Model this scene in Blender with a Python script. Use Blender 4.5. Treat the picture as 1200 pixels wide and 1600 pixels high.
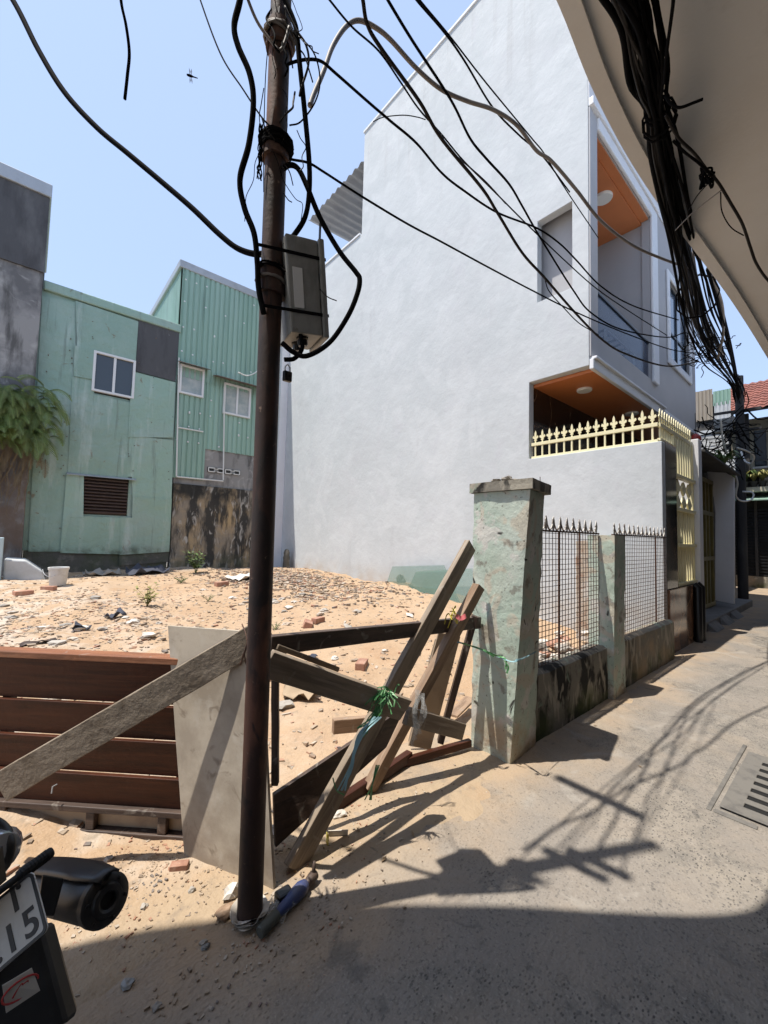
import bpy, bmesh, math, random
from mathutils import Vector, Matrix, noise as mnoise
R = math.radians
for o in list(bpy.data.objects): bpy.data.objects.remove(o, do_unlink=True)
scene = bpy.context.scene
COL = scene.collection
random.seed(7)

# ---------------------------------------------------------------- camera
# X runs along the alley, Y into the empty lot, Z up; the eye is 1.55 m above the alley
EYE = Vector((0, 0, 1.55)); FPX = 640.0
AZ, PITCH, ROLL = R(49.1), R(3.4), R(1.47)
c_f = Vector((math.cos(AZ)*math.cos(PITCH), math.sin(AZ)*math.cos(PITCH), math.sin(PITCH)))
c_r0 = Vector((math.sin(AZ), -math.cos(AZ), 0)); c_u0 = c_r0.cross(c_f)
c_r = math.cos(ROLL)*c_r0 + math.sin(ROLL)*c_u0
c_u = math.cos(ROLL)*c_u0 - math.sin(ROLL)*c_r0
cd = bpy.data.cameras.new('camera'); cam = bpy.data.objects.new('camera', cd); COL.objects.link(cam)
cd.sensor_fit = 'HORIZONTAL'; cd.sensor_width = 36; cd.lens = FPX/1200*36
cd.clip_start = 0.02; cd.clip_end = 2000
mw = Matrix((c_r, c_u, -c_f)).transposed().to_4x4(); mw.translation = EYE
cam.matrix_world = mw
scene.camera = cam

# ---------------------------------------------------------------- sky, sun, exposure
SUN = Vector((0.322, -0.122, -1.0)).normalized()
w = bpy.data.worlds.new('World'); scene.world = w; w.use_nodes = True
nt = w.node_tree; bg = nt.nodes['Background']
sky = nt.nodes.new('ShaderNodeTexSky'); sky.sky_type = 'NISHITA'; sky.sun_disc = False
sky.sun_elevation = math.asin(-SUN.z); sky.sun_rotation = math.atan2(-SUN.x, -SUN.y)
sky.air_density = 1.0; sky.dust_density = 1.0; sky.ozone_density = 1.0
hz = nt.nodes.new('ShaderNodeMix'); hz.data_type = 'RGBA'; hz.inputs[0].default_value = 0.62   # bright tropical haze evenly over the whole sky
hz.inputs[7].default_value = (3.3, 4.25, 6.15, 1)
nt.links.new(sky.outputs[0], hz.inputs[6]); nt.links.new(hz.outputs[2], bg.inputs[0]); bg.inputs[1].default_value = 0.15
sl = bpy.data.lights.new('sun', 'SUN'); sl.energy = 4.8; sl.angle = R(0.55); sl.color = (1, 0.94, 0.85)
so = bpy.data.objects.new('sun', sl); COL.objects.link(so)
so.rotation_euler = SUN.to_track_quat('-Z', 'Y').to_euler(); so.location = (-6, 3, 18)
vs = scene.view_settings
vs.view_transform = 'Standard'; vs.look = 'None'; vs.exposure = 0.45; vs.gamma = 1; vs.use_curve_mapping = False
scene.cycles.max_bounces = 6; scene.cycles.transparent_max_bounces = 12

# ---------------------------------------------------------------- helpers
def at(px, py, X=None, Y=None, Z=None, D=None):
    """world point on a known plane of the place (X, Y or Z) or at a known distance D, measured off the photograph"""
    d = c_f + (px-600)/FPX*c_r + (800-py)/FPX*c_u
    if X is not None: t = X/d.x
    elif Y is not None: t = Y/d.y
    elif Z is not None: t = (Z-EYE.z)/d.z
    else: t = D
    return EYE + t*d

WM = {}
def finish(o, M, parent):
    COL.objects.link(o)
    if parent is not None:
        o.parent = parent; o.matrix_parent_inverse = Matrix.Identity(4)
        o.matrix_basis = WM[parent.name].inverted() @ M
    else:
        o.matrix_basis = M
    WM[o.name] = M.copy()
    return o
def tag(o, label=None, cat=None, group=None, kind=None):
    if label: o['label'] = label
    if cat: o['category'] = cat
    if group: o['group'] = group
    if kind: o['kind'] = kind
    return o
def thing(name, loc, label, cat, group=None):
    o = bpy.data.objects.new(name, None); o.empty_display_size = 0.1
    finish(o, Matrix.Translation(Vector(loc)), None)
    return tag(o, label, cat, group)

class MB:
    def __init__(s): s.v = []; s.f = []
    def add(s, vs, fs):
        n = len(s.v); s.v += [Vector(p) for p in vs]; s.f += [tuple(i+n for i in f) for f in fs]; return s
    def hexa(s, p):   # bottom four, top four, counter-clockwise
        return s.add(p, [(3,2,1,0),(4,5,6,7),(0,1,5,4),(1,2,6,5),(2,3,7,6),(3,0,4,7)])
    def box(s, a, b):
        x0,x1 = sorted((a[0],b[0])); y0,y1 = sorted((a[1],b[1])); z0,z1 = sorted((a[2],b[2]))
        return s.hexa([(x0,y0,z0),(x1,y0,z0),(x1,y1,z0),(x0,y1,z0),(x0,y0,z1),(x1,y0,z1),(x1,y1,z1),(x0,y1,z1)])
    def beam(s, p0, p1, w, h, up=(0,0,1)):
        p0, p1, up = Vector(p0), Vector(p1), Vector(up)
        d = (p1-p0).normalized(); a = d.cross(up)
        if a.length < 1e-4: a = d.cross(Vector((0,1,0)))
        a.normalize(); b = a.cross(d).normalized()
        a *= w/2; b *= h/2
        return s.hexa([p0-a-b, p0+a-b, p1+a-b, p1-a-b, p0-a+b, p0+a+b, p1+a+b, p1-a+b])
    def prism(s, poly, off):   # planar polygon of 3d points extruded by a vector
        n = len(poly); off = Vector(off); poly = [Vector(p) for p in poly]
        return s.add(poly+[p+off for p in poly], [tuple(range(n))[::-1], tuple(range(n, 2*n))] + [(i,(i+1)%n,(i+1)%n+n,i+n) for i in range(n)])
    def tube(s, pts, r, n=8, cap=True):
        pts = [Vector(p) for p in pts]; m = len(pts)
        rs = r if isinstance(r, (list, tuple)) else [r]*m
        vs = []; t0 = (pts[1]-pts[0]).normalized()
        a = t0.orthogonal().normalized()
        for i, p in enumerate(pts):
            t = (pts[min(i+1,m-1)]-pts[max(i-1,0)])
            t = t.normalized() if t.length > 1e-9 else t0
            a = (a - t*a.dot(t)); a = a.normalized() if a.length > 1e-6 else t.orthogonal().normalized()
            b = t.cross(a)
            for k in range(n):
                g = 2*math.pi*k/n; vs.append(p + rs[i]*(math.cos(g)*a + math.sin(g)*b))
        fs = [(i*n+k, i*n+(k+1)%n, (i+1)*n+(k+1)%n, (i+1)*n+k) for i in range(m-1) for k in range(n)]
        if cap: fs += [tuple(range(n))[::-1], tuple(range((m-1)*n, m*n))]
        return s.add(vs, fs)
    def lathe(s, prof, c, axis=(0,0,1), n=16):
        c, ax = Vector(c), Vector(axis).normalized(); a = ax.orthogonal().normalized(); b = ax.cross(a)
        vs = [c + ax*z + max(r,1e-4)*(math.cos(2*math.pi*k/n)*a + math.sin(2*math.pi*k/n)*b) for r, z in prof for k in range(n)]
        m = len(prof)
        fs = [(i*n+k, i*n+(k+1)%n, (i+1)*n+(k+1)%n, (i+1)*n+k) for i in range(m-1) for k in range(n)]
        fs += [tuple(range(n))[::-1], tuple(range((m-1)*n, m*n))]
        return s.add(vs, fs)
    def cells(s, us, vs, solid, P, thick):
        """wall of cells with openings: us, vs breaks; solid(u, v) says whether a cell is filled; P(u, v) a point, thick a vector"""
        thick = Vector(thick); nu, nv = len(us)-1, len(vs)-1
        S = [[solid((us[i]+us[i+1])/2, (vs[j]+vs[j+1])/2) for j in range(nv)] for i in range(nu)]
        ok = lambda i, j: 0 <= i < nu and 0 <= j < nv and S[i][j]
        idx = {}
        def V(i, j, k):
            if (i,j,k) not in idx: idx[i,j,k] = len(s.v); s.v.append(Vector(P(us[i], vs[j])) + (thick if k else Vector()))
            return idx[i,j,k]
        for i in range(nu):
            for j in range(nv):
                if not S[i][j]: continue
                s.f.append((V(i,j,0),V(i+1,j,0),V(i+1,j+1,0),V(i,j+1,0)))
                s.f.append((V(i,j,1),V(i,j+1,1),V(i+1,j+1,1),V(i+1,j,1)))
                for di, dj, (a, b) in ((-1,0,((0,1),(0,0))),(1,0,((1,0),(1,1))),(0,-1,((0,0),(1,0))),(0,1,((1,1),(0,1)))):
                    if not ok(i+di, j+dj):
                        A, B = (i+a[0], j+a[1]), (i+b[0], j+b[1])
                        s.f.append((V(*A,0),V(*A,1),V(*B,1),V(*B,0)))
        return s
    def build(s, name, mat, parent=None, M=None, smooth=False, bevel=0, fix=True, keep=False):
        """links everything collected as ONE mesh object whose origin lies at its base"""
        vs = s.v
        if M is None:
            if keep: org = Vector()
            else:
                n = max(len(vs), 1)
                org = Vector((sum(p.x for p in vs)/n, sum(p.y for p in vs)/n, min(p.z for p in vs)))
            M = Matrix.Translation(org); vs = [p-org for p in vs]
        me = bpy.data.meshes.new(name); me.from_pydata([tuple(p) for p in vs], [], s.f)
        if fix:
            bm = bmesh.new(); bm.from_mesh(me); bmesh.ops.recalc_face_normals(bm, faces=bm.faces); bm.to_mesh(me); bm.free()
        if smooth:
            me.polygons.foreach_set('use_smooth', [True]*len(me.polygons))
            if smooth != 1: me.set_sharp_from_angle(angle=R(smooth))
        me.materials.append(mat)
        o = bpy.data.objects.new(name, me)
        finish(o, M, parent)
        if bevel:
            b = o.modifiers.new('bevel', 'BEVEL'); b.width = bevel; b.segments = 2; b.limit_method = 'ANGLE'
        return o
def clone(o, M, parent=None):
    c = o.copy(); return finish(c, M, parent)
def frame(p0, p1, up=(0,0,1)):
    """matrix whose X axis runs from p0 to p1, Z near up; origin at p0"""
    p0, p1 = Vector(p0), Vector(p1); x = (p1-p0).normalized(); y = Vector(up).cross(x).normalized(); z = x.cross(y)
    m = Matrix((x, y, z)).transposed().to_4x4(); m.translation = p0; return m
def crom(pts, n=8):
    P = [Vector(p) for p in pts]; P = [2*P[0]-P[1]] + P + [2*P[-1]-P[-2]]; out = []
    for i in range(1, len(P)-2):
        a, b, c, d = P[i-1], P[i], P[i+1], P[i+2]
        for k in range(n):
            t = k/n
            out.append(0.5*((2*b)+(c-a)*t+(2*a-5*b+4*c-d)*t*t+(3*b-a-3*c+d)*t**3))
    out.append(P[-2]); return out

# ---------------------------------------------------------------- materials
def mat(name, col, rough=0.8, layers=(), bump=(), metal=0.0, coord='world', spec=0.5, tint=0.0, alpha=None, trans=0.0, coat=0.0):
    """base colour + layers of colour through noise masks.
    layer: (colour, kind, scale, lo, hi, strength[, stretch]) ; bump: (kind, scale, strength, distance[, stretch])"""
    m = bpy.data.materials.new(name); m.use_nodes = True; t = m.node_tree; L = t.links.new
    b = t.nodes['Principled BSDF']
    N = lambda k: t.nodes.new(k)
    if coord == 'world': src = N('ShaderNodeNewGeometry').outputs['Position']
    else: src = N('ShaderNodeTexCoord').outputs['Object']
    def tex(kind, scale, stretch=None, seed=0.0):
        mp = N('ShaderNodeMapping'); L(src, mp.inputs[0])
        mp.inputs['Location'].default_value = (seed*3.1, seed*1.7, seed*2.3)
        mp.inputs['Scale'].default_value = stretch or (1, 1, 1)
        if kind == 'noise':
            x = N('ShaderNodeTexNoise'); x.inputs['Scale'].default_value = scale; x.inputs['Detail'].default_value = 5; x.inputs['Roughness'].default_value = 0.62; out = x.outputs[0]
        elif kind == 'fine':
            x = N('ShaderNodeTexNoise'); x.inputs['Scale'].default_value = scale; x.inputs['Detail'].default_value = 2; out = x.outputs[0]
        elif kind == 'warp':
            x = N('ShaderNodeTexNoise'); x.inputs['Scale'].default_value = scale; x.inputs['Detail'].default_value = 6; x.inputs['Distortion'].default_value = 1.6; out = x.outputs[0]
        elif kind == 'cell':
            x = N('ShaderNodeTexVoronoi'); x.inputs['Scale'].default_value = scale; out = x.outputs['Distance']
        elif kind == 'cellcol':
            x = N('ShaderNodeTexVoronoi'); x.inputs['Scale'].default_value = scale; sp = N('ShaderNodeSeparateColor'); L(x.outputs['Color'], sp.inputs[0]); L(mp.outputs[0], x.inputs['Vector']); return sp.outputs[0]
        elif kind == 'crack':
            x = N('ShaderNodeTexVoronoi'); x.feature = 'DISTANCE_TO_EDGE'; x.inputs['Scale'].default_value = scale; out = x.outputs['Distance']
            wn = N('ShaderNodeTexNoise'); wn.inputs['Scale'].default_value = scale*2.5; wn.inputs['Detail'].default_value = 4; L(mp.outputs[0], wn.inputs['Vector'])
            va = N('ShaderNodeVectorMath'); va.operation = 'MULTIPLY_ADD'; va.inputs[1].default_value = (0.35/scale*1.2,)*3; L(wn.outputs['Color'], va.inputs[0]); L(mp.outputs[0], va.inputs[2]); L(va.outputs[0], x.inputs['Vector']); return out
        L(mp.outputs[0], x.inputs['Vector']); return out
    rgb = N('ShaderNodeRGB'); rgb.outputs[0].default_value = (*col, 1); cur = rgb.outputs[0]
    if tint:
        oi = N('ShaderNodeObjectInfo'); h = N('ShaderNodeHueSaturation'); mr = N('ShaderNodeMapRange')
        mr.inputs['To Min'].default_value = 1-tint; mr.inputs['To Max'].default_value = 1+tint
        L(oi.outputs['Random'], mr.inputs[0]); L(mr.outputs[0], h.inputs['Value']); L(cur, h.inputs['Color']); cur = h.outputs[0]
    for i, ly in enumerate(layers):
        c, kind, scale, lo, hi, st = ly[:6]
        o = tex(kind, scale, ly[6] if len(ly) > 6 else None, i+1)
        mr = N('ShaderNodeMapRange'); mr.inputs['From Min'].default_value = lo; mr.inputs['From Max'].default_value = hi; mr.inputs['To Max'].default_value = st; mr.clamp = True
        L(o, mr.inputs[0]); fac = mr.outputs[0]
        if len(ly) > 7 and ly[7]:      # a second mask that limits where the layer lies: (axis, from, to[, wobble])
            q = ly[7]; sx = N('ShaderNodeSeparateXYZ'); L(src, sx.inputs[0])
            m2 = N('ShaderNodeMapRange'); m2.interpolation_type = 'SMOOTHSTEP'; m2.inputs['From Min'].default_value = q[1]; m2.inputs['From Max'].default_value = q[2]
            wn = tex('noise', 1.3 if len(q) < 5 else q[4], None, 9); ma = N('ShaderNodeMath'); ma.operation = 'MULTIPLY_ADD'; ma.inputs[1].default_value = q[3] if len(q) > 3 else 0.0
            sub = N('ShaderNodeMath'); sub.operation = 'SUBTRACT'; sub.inputs[1].default_value = 0.5; L(wn, sub.inputs[0]); L(sub.outputs[0], ma.inputs[0])
            L(sx.outputs['XYZ'.index(q[0])], ma.inputs[2]); L(ma.outputs[0], m2.inputs[0])
            mm = N('ShaderNodeMath'); mm.operation = 'MULTIPLY'; L(fac, mm.inputs[0]); L(m2.outputs[0], mm.inputs[1]); fac = mm.outputs[0]
        mx = N('ShaderNodeMix'); mx.data_type = 'RGBA'; L(fac, mx.inputs[0]); L(cur, mx.inputs[6]); mx.inputs[7].default_value = (*c, 1); cur = mx.outputs[2]
    L(cur, b.inputs['Base Color'])
    b.inputs['Roughness'].default_value = rough; b.inputs['Metallic'].default_value = metal; b.inputs['Specular IOR Level'].default_value = spec
    if coat: b.inputs['Coat Weight'].default_value = coat; b.inputs['Coat Roughness'].default_value = 0.12
    if trans: b.inputs['Transmission Weight'].default_value = trans
    if alpha is not None: b.inputs['Alpha'].default_value = alpha
    prev = None
    for i, bp in enumerate(bump):
        kind, scale, st, dist = bp[:4]
        o = tex(kind, scale, bp[4] if len(bp) > 4 else None, i+4)
        n = N('ShaderNodeBump'); n.inputs['Strength'].default_value = st; n.inputs['Distance'].default_value = dist
        L(o, n.inputs['Height'])
        if prev: L(prev, n.inputs['Normal'])
        prev = n.outputs[0]
    if prev: L(prev, b.inputs['Normal'])
    return m
K = {}
# ---------------------------------------------------------------- ground
K['alley'] = mat('alley concrete', (0.205, 0.188, 0.165), 0.9, [
    ((0.285, 0.252, 0.212), 'noise', 1.0, 0.40, 0.64, 0.85),
    ((0.135, 0.128, 0.118), 'noise', 2.3, 0.50, 0.68, 0.75),
    ((0.31, 0.275, 0.235), 'noise', 9, 0.54, 0.70, 0.75),
    ((0.125, 0.115, 0.105), 'noise', 14, 0.54, 0.68, 0.7),
    ((0.055, 0.052, 0.05), 'cell', 38, 0.30, 0.18, 0.85, (1, 1.9, 1)),
    ((0.34, 0.31, 0.27), 'cell', 27, 0.20, 0.10, 0.6, (1.6, 1, 1)),
    ((0.24, 0.215, 0.188), 'noise', 1.7, 0.43, 0.55, 0.9),
    ((0.31, 0.285, 0.255), 'fine', 120, 0.55, 0.70, 0.55),
    ((0.10, 0.095, 0.09), 'fine', 75, 0.58, 0.70, 0.7),
    ((0.385, 0.285, 0.19), 'noise', 3.2, 0.22, 0.56, 0.9, None, ('Y', 1.12, 1.66, 0.9)),
    ((0.34, 0.285, 0.225), 'noise', 1.3, 0.50, 0.66, 0.5),
    ((0.09, 0.085, 0.08), 'warp', 4.4, 0.64, 0.72, 0.55),
    ((0.33, 0.305, 0.27), 'warp', 2.6, 0.60, 0.68, 0.5)],
    [('noise', 4, 0.35, 0.03), ('noise', 18, 0.55, 0.012), ('fine', 110, 0.5, 0.004), ('cell', 38, 0.5, 0.004, (1, 1.9, 1))], spec=0.25)
K['sand'] = mat('lot sand', (0.385, 0.265, 0.165), 0.95, [
    ((0.44, 0.32, 0.215), 'noise', 0.8, 0.40, 0.66, 0.9),
    ((0.36, 0.225, 0.135), 'noise', 1.6, 0.55, 0.72, 0.7),
    ((0.36, 0.25, 0.16), 'noise', 6, 0.55, 0.75, 0.6),
    ((0.48, 0.37, 0.27), 'fine', 60, 0.55, 0.75, 0.5),
    ((0.28, 0.21, 0.15), 'fine', 85, 0.62, 0.72, 0.6),
    ((0.30, 0.255, 0.21), 'noise', 0.9, 0.42, 0.58, 0.85, None, ('Y', 10.9, 12.6, 1.2)),
    ((0.50, 0.44, 0.37), 'warp', 2.2, 0.44, 0.62, 0.8, None, ('X', 2.2, -0.4, 1.6)),
    ((0.37, 0.285, 0.195), 'noise', 3.2, 0.15, 0.45, 0.95, None, ('Y', 2.25, 1.75, 0.5)),
    ((0.25, 0.20, 0.15), 'noise', 11, 0.56, 0.68, 0.6)],
    [('noise', 3.2, 0.5, 0.06), ('noise', 16, 0.5, 0.02), ('fine', 90, 0.5, 0.006)], spec=0.2)
K['earth'] = mat('town ground', (0.24, 0.22, 0.19), 0.95, [((0.30, 0.27, 0.22), 'noise', 0.4, 0.4, 0.6, 0.8)])
def sm(a, b, x):
    t = min(max((x-a)/(b-a), 0), 1); return t*t*(3-2*t)
def lot_z(x, y):
    """height of the sand: level with the alley at the boundary, nearly half a metre higher at the back"""
    edge = 1.62 + 0.10*math.sin(x*2.3) + 0.07*math.sin(x*5.1+1)
    r = sm(2.15, 5.9, y)
    h = 0.43*r**0.85
    n = mnoise.noise(Vector((x*0.7, y*0.7, 0)))*0.05 + mnoise.noise(Vector((x*2.1, y*2.1, 3)))*0.028 + mnoise.noise(Vector((x*6, y*6, 7)))*0.012
    h += n*sm(edge+0.05, edge+1.2, y)*1.7 + mnoise.noise(Vector((x*9, y*9, 2)))*0.012*sm(1.3, 1.6, y)
    h += 0.07*math.exp(-((x-5.2)**2/0.9+(y-9.4)**2/2.0)) + 0.02*math.exp(-((x-1.2)**2/3+(y-7.5)**2/2))
    h += 0.006*sm(edge-0.02, edge+0.12, y) - 0.012*(1-sm(edge-0.10, edge+0.03, y))
    h -= 0.03*math.exp(-((x-0.3)**2/0.3+(y-2.4)**2/0.1))
    return h
mb = MB(); nx, ny = 150, 190
xs = [-5 + 12.0*(i/nx) for i in range(nx+1)]
ys = [1.35 + (13.6-1.35)*(j/ny)**1.7 for j in range(ny+1)]
mb.add([(x, y, lot_z(x, y)) for y in ys for x in xs], [(j*(nx+1)+i, j*(nx+1)+i+1, (j+1)*(nx+1)+i+1, (j+1)*(nx+1)+i) for j in range(ny) for i in range(nx)])
tag(mb.build('lot_ground', K['sand'], smooth=1, fix=False, keep=True), kind='structure')
mb = MB()
def alley_z(x, y):
    z = mnoise.noise(Vector((x*0.5, y*0.5, 5)))*0.012 + mnoise.noise(Vector((x*2.2, y*2.2, 1)))*0.004
    return z*0.7
nx, ny = 150, 60
axs = [-3.0 + 34*(i/nx)**1.6 for i in range(nx+1)]
ays = [-1.6 + 5.4*(j/ny) for j in range(ny+1)]
mb.add([(x, y, alley_z(x, y)-(0.0 if y < 2.3 or x > 6.5 else 0.25)) for y in ays for x in axs], [(j*(nx+1)+i, j*(nx+1)+i+1, (j+1)*(nx+1)+i+1, (j+1)*(nx+1)+i) for j in range(ny) for i in range(nx)])
tag(mb.build('alley', K['alley'], smooth=1, fix=False, keep=True), kind='structure')
mb = MB(); mb.add([(-600,-600,-0.35),(600,-600,-0.35),(600,600,-0.35),(-600,600,-0.35)], [(0,1,2,3)])
tag(mb.build('ground', K['earth'], fix=False, keep=True), kind='structure')
# ---------------------------------------------------------------- the tall pale house beside the lot
K['plaster'] = mat('pale plaster', (0.505, 0.535, 0.55), 0.85, [
    ((0.56, 0.585, 0.60), 'noise', 0.7, 0.42, 0.62, 0.7),
    ((0.52, 0.53, 0.56), 'warp', 1.6, 0.55, 0.74, 0.5),
    ((0.44, 0.45, 0.465), 'noise', 1.8, 0.60, 0.74, 0.45, (1, 1.6, 0.22)),
    ((0.585, 0.61, 0.625), 'warp', 0.9, 0.52, 0.60, 0.5),
    ((0.47, 0.48, 0.495), 'noise', 0.35, 0.52, 0.68, 0.35),
    ((0.36, 0.36, 0.355), 'noise', 2.2, 0.54, 0.72, 0.5, (1, 1.6, 0.10), ('Z', 8.5, 13.0, 2.0, 0.8)),
    ((0.46, 0.42, 0.37), 'noise', 2.0, 0.35, 0.6, 0.75, None, ('Z', 0.95, 0.4, 0.35)),
    ((0.60, 0.62, 0.63), 'noise', 9, 0.60, 0.70, 0.5)],
    [('noise', 1.1, 0.28, 0.07), ('warp', 1.6, 0.10, 0.05), ('noise', 6, 0.14, 0.014), ('fine', 70, 0.12, 0.004)], spec=0.3)
K['trim'] = mat('white trim paint', (0.74, 0.75, 0.77), 0.6, [((0.66, 0.67, 0.69), 'noise', 2, 0.5, 0.7, 0.6)], [('noise', 14, 0.1, 0.01)])
K['grey_paint'] = mat('grey wall paint', (0.42, 0.415, 0.425), 0.8, [((0.47, 0.465, 0.47), 'noise', 0.9, 0.45, 0.65, 0.7)], [('noise', 9, 0.15, 0.01)])
K['white_paint'] = mat('white wall paint', (0.72, 0.72, 0.74), 0.8, [((0.62, 0.62, 0.63), 'noise', 1.4, 0.5, 0.7, 0.6)], [('noise', 7, 0.2, 0.01)])
K['orange'] = mat('orange ceiling', (0.60, 0.205, 0.075), 0.42, [((0.50, 0.16, 0.055), 'noise', 1.2, 0.45, 0.65, 0.6)])
K['lamp_white'] = mat('lamp diffuser', (0.8, 0.8, 0.78), 0.4)
K['black_marble'] = mat('black marble', (0.012, 0.011, 0.010), 0.08, [
    ((0.20, 0.12, 0.07), 'crack', 1.1, 0.02, 0.004, 0.7), ((0.06, 0.035, 0.02), 'warp', 1.6, 0.55, 0.68, 0.8)], spec=0.6)
K['brown_marble'] = mat('brown marble', (0.22, 0.12, 0.075), 0.12, [
    ((0.05, 0.03, 0.02), 'warp', 2.2, 0.50, 0.62, 0.9), ((0.40, 0.26, 0.17), 'crack', 1.7, 0.03, 0.005, 0.6)], spec=0.6)
K['yellow'] = mat('cream yellow iron paint', (0.80, 0.73, 0.46), 0.45, [((0.72, 0.64, 0.38), 'noise', 5, 0.5, 0.7, 0.5)], tint=0.03)
K['black_pipe'] = mat('black plastic pipe', (0.012, 0.012, 0.013), 0.3)
K['glass_blue'] = mat('tinted balcony glass', (0.035, 0.065, 0.13), 0.03, alpha=0.42, spec=0.35)
K['window_glass'] = mat('window glass', (0.10, 0.14, 0.20), 0.04, spec=0.9)
K['dark_metal'] = mat('dark metal frame', (0.03, 0.032, 0.036), 0.4, metal=0.4)
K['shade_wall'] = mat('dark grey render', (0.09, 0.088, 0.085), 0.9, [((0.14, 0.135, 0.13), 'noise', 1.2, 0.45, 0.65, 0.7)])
K['zinc'] = mat('zinc sheet', (0.36, 0.37, 0.385), 0.5, [((0.27, 0.275, 0.29), 'noise', 1.5, 0.45, 0.7, 0.7)], metal=0.3)

XW, YF, YG = 6.70, 2.76, 1.77       # side wall plane, upper front plane, yard front plane
house = thing('pale_house', (XW, YF, 0), 'tall pale blue-grey plastered house with orange-ceilinged balcony beside the empty lot', 'house')
us = [YG, YF, 3.03, 3.66, 3.81, 9.02, 13.5]; vs_ = [-0.3, 3.0, 4.40, 5.83, 7.36, 10.15, 13.2]
def solid(u, v):
    if u < YF: return v < 3.0
    if u < 3.81:
        if 3.0 < v < 4.40: return False
        return not (3.03 < u < 3.66 and 5.83 < v < 7.36)
    return v < (13.2 if u < 9.02 else 10.15)
# finer breaks so that the long faces are not single slivers
MB().cells(us, vs_, solid, lambda u, v: (XW, u, v), (0.16, 0, 0)).build('side_wall', K['plaster'], house, bevel=0.008)
MB().box((XW-0.03, 3.95, 13.2), (XW+0.22, 9.05, 13.27)).build('parapet_cap', K['trim'], house, bevel=0.01)
MB().box((XW-0.03, 9.08, 10.15), (XW+0.22, 13.5, 10.21)).build('parapet_cap', K['trim'], house, bevel=0.01)
# upper front wall
us = [XW+0.163, 7.02, 9.82, 11.05, 12.85, 13.5]; vs_ = [4.40, 5.02, 5.85, 7.85, 8.62, 13.2]
def solidf(u, v):
    if 7.02 < u < 9.82 and 5.02 < v < 8.62: return False
    if 11.05 < u < 12.85 and 5.85 < v < 7.85: return False
    return True
MB().cells(us, vs_, solidf, lambda u, v: (u, YF, v), (0, 0.16, 0)).build('front_wall', K['grey_paint'], house, bevel=0.006)
MB().box((XW+0.002, YF-0.07, 4.33), (10.45, YF-0.003, 4.50)).build('moulding', K['trim'], house, bevel=0.012)
MB().box((XW+0.03, YF-0.11, 4.50), (10.45, YF-0.003, 4.545)).build('moulding', K['trim'], house, bevel=0.01)
MB().box((10.47, YF-0.06, 4.42), (13.52, YF-0.003, 4.52)).build('moulding', K['trim'], house, bevel=0.012)
MB().box((XW+0.002, YF-0.09, 8.86), (10.15, YF-0.003, 9.0)).build('moulding', K['trim'], house, bevel=0.012)
MB().box((7.0, YF-0.06, 8.62), (9.80, YF-0.003, 8.857)).build('opening_lintel', K['trim'], house, bevel=0.02)
MB().box((9.802, YF-0.06, 4.96), (10.16, YF-0.003, 8.857)).build('opening_jamb', K['trim'], house, bevel=0.02)
MB().box((XW+0.01, YF-0.03, 4.55), (6.998, YF-0.003, 8.857)).build('opening_jamb', K['grey_paint'], house, bevel=0.01)
MB().box((XW+0.01, YF-0.015, 9.0), (13.5, YF-0.003, 13.19)).build('upper_facing', K['white_paint'], house)
# balcony room behind the opening
MB().box((XW+0.165, 4.35, 4.60), (10.0, 4.5, 8.72)).build('balcony_back_wall', K['grey_paint'], house)
MB().box((9.86, YF+0.165, 4.60), (10.0, 4.348, 8.72)).build('balcony_side_wall', K['grey_paint'], house)
cl = MB().box((XW+0.165, YF+0.165, 8.56), (9.858, 4.348, 8.64)).build('balcony_ceiling', K['orange'], house)
MB().box((XW+0.165, YF+0.165, 4.88), (9.858, 4.348, 5.0)).build('balcony_floor', K['grey_paint'], house)
p = at(938, 302, Z=8.55); MB().lathe([(0.16,0),(0.17,0.02),(0.17,0.055)], (p.x+0.15, p.y, 8.503), n=24).build('ceiling_lamp', K['lamp_white'], house, smooth=40)
MB().box((7.03, YF+0.02, 8.585), (9.80, YF+0.16, 8.617)).build('ceiling_strip', K['orange'], house)
d = MB().box((XW+0.30, 4.30, 5.003), (XW+0.95, 4.347, 7.2)).build('balcony_door', K['dark_metal'], house)
MB().box((XW+0.24, 4.28, 5.003), (XW+0.298, 4.346, 7.26)).build('door_frame', K['trim'], d)
MB().box((XW+0.952, 4.28, 5.003), (XW+1.01, 4.346, 7.26)).build('door_frame', K['trim'], d)
MB().box((XW+0.30, 4.28, 7.203), (XW+0.95, 4.346, 7.26)).build('door_frame', K['trim'], d)
g = MB().box((7.05, YF+0.05, 5.03), (9.79, YF+0.062, 5.80)).build('glass_balustrade', K['glass_blue'], house)
MB().box((7.03, YF+0.03, 5.803), (9.80, YF+0.08, 5.85)).build('handrail', K['dark_metal'], g, bevel=0.008)
MB().box((7.02, YF+0.24, 5.003), (7.08, 4.346, 8.555)).build('niche_wall', K['grey_paint'], house)
# steel frame parked on the balcony, seen through the glass
fr = thing('metal_rack', (8.9, 3.3, 5.0), 'grey metal slatted rack standing on the balcony behind the blue glass', 'rack')
for i in range(6):
    a = (8.15+i*0.28, 3.05, 5.62); MB().beam(a, (a[0]+0.05, 3.85, 5.60), 0.04, 0.03).build('slat', K['dark_metal'], fr)
for x, y in ((8.1,3.03),(9.62,3.03),(8.1,3.87),(9.62,3.87)): MB().box((x-0.02,y-0.02,5.0),(x+0.02,y+0.02,5.58)).build('leg', K['trim'], fr)
for y in (3.03, 3.87): MB().box((8.08,y-0.02,5.582),(9.66,y+0.02,5.603)).build('rail', K['trim'], fr)
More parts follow.
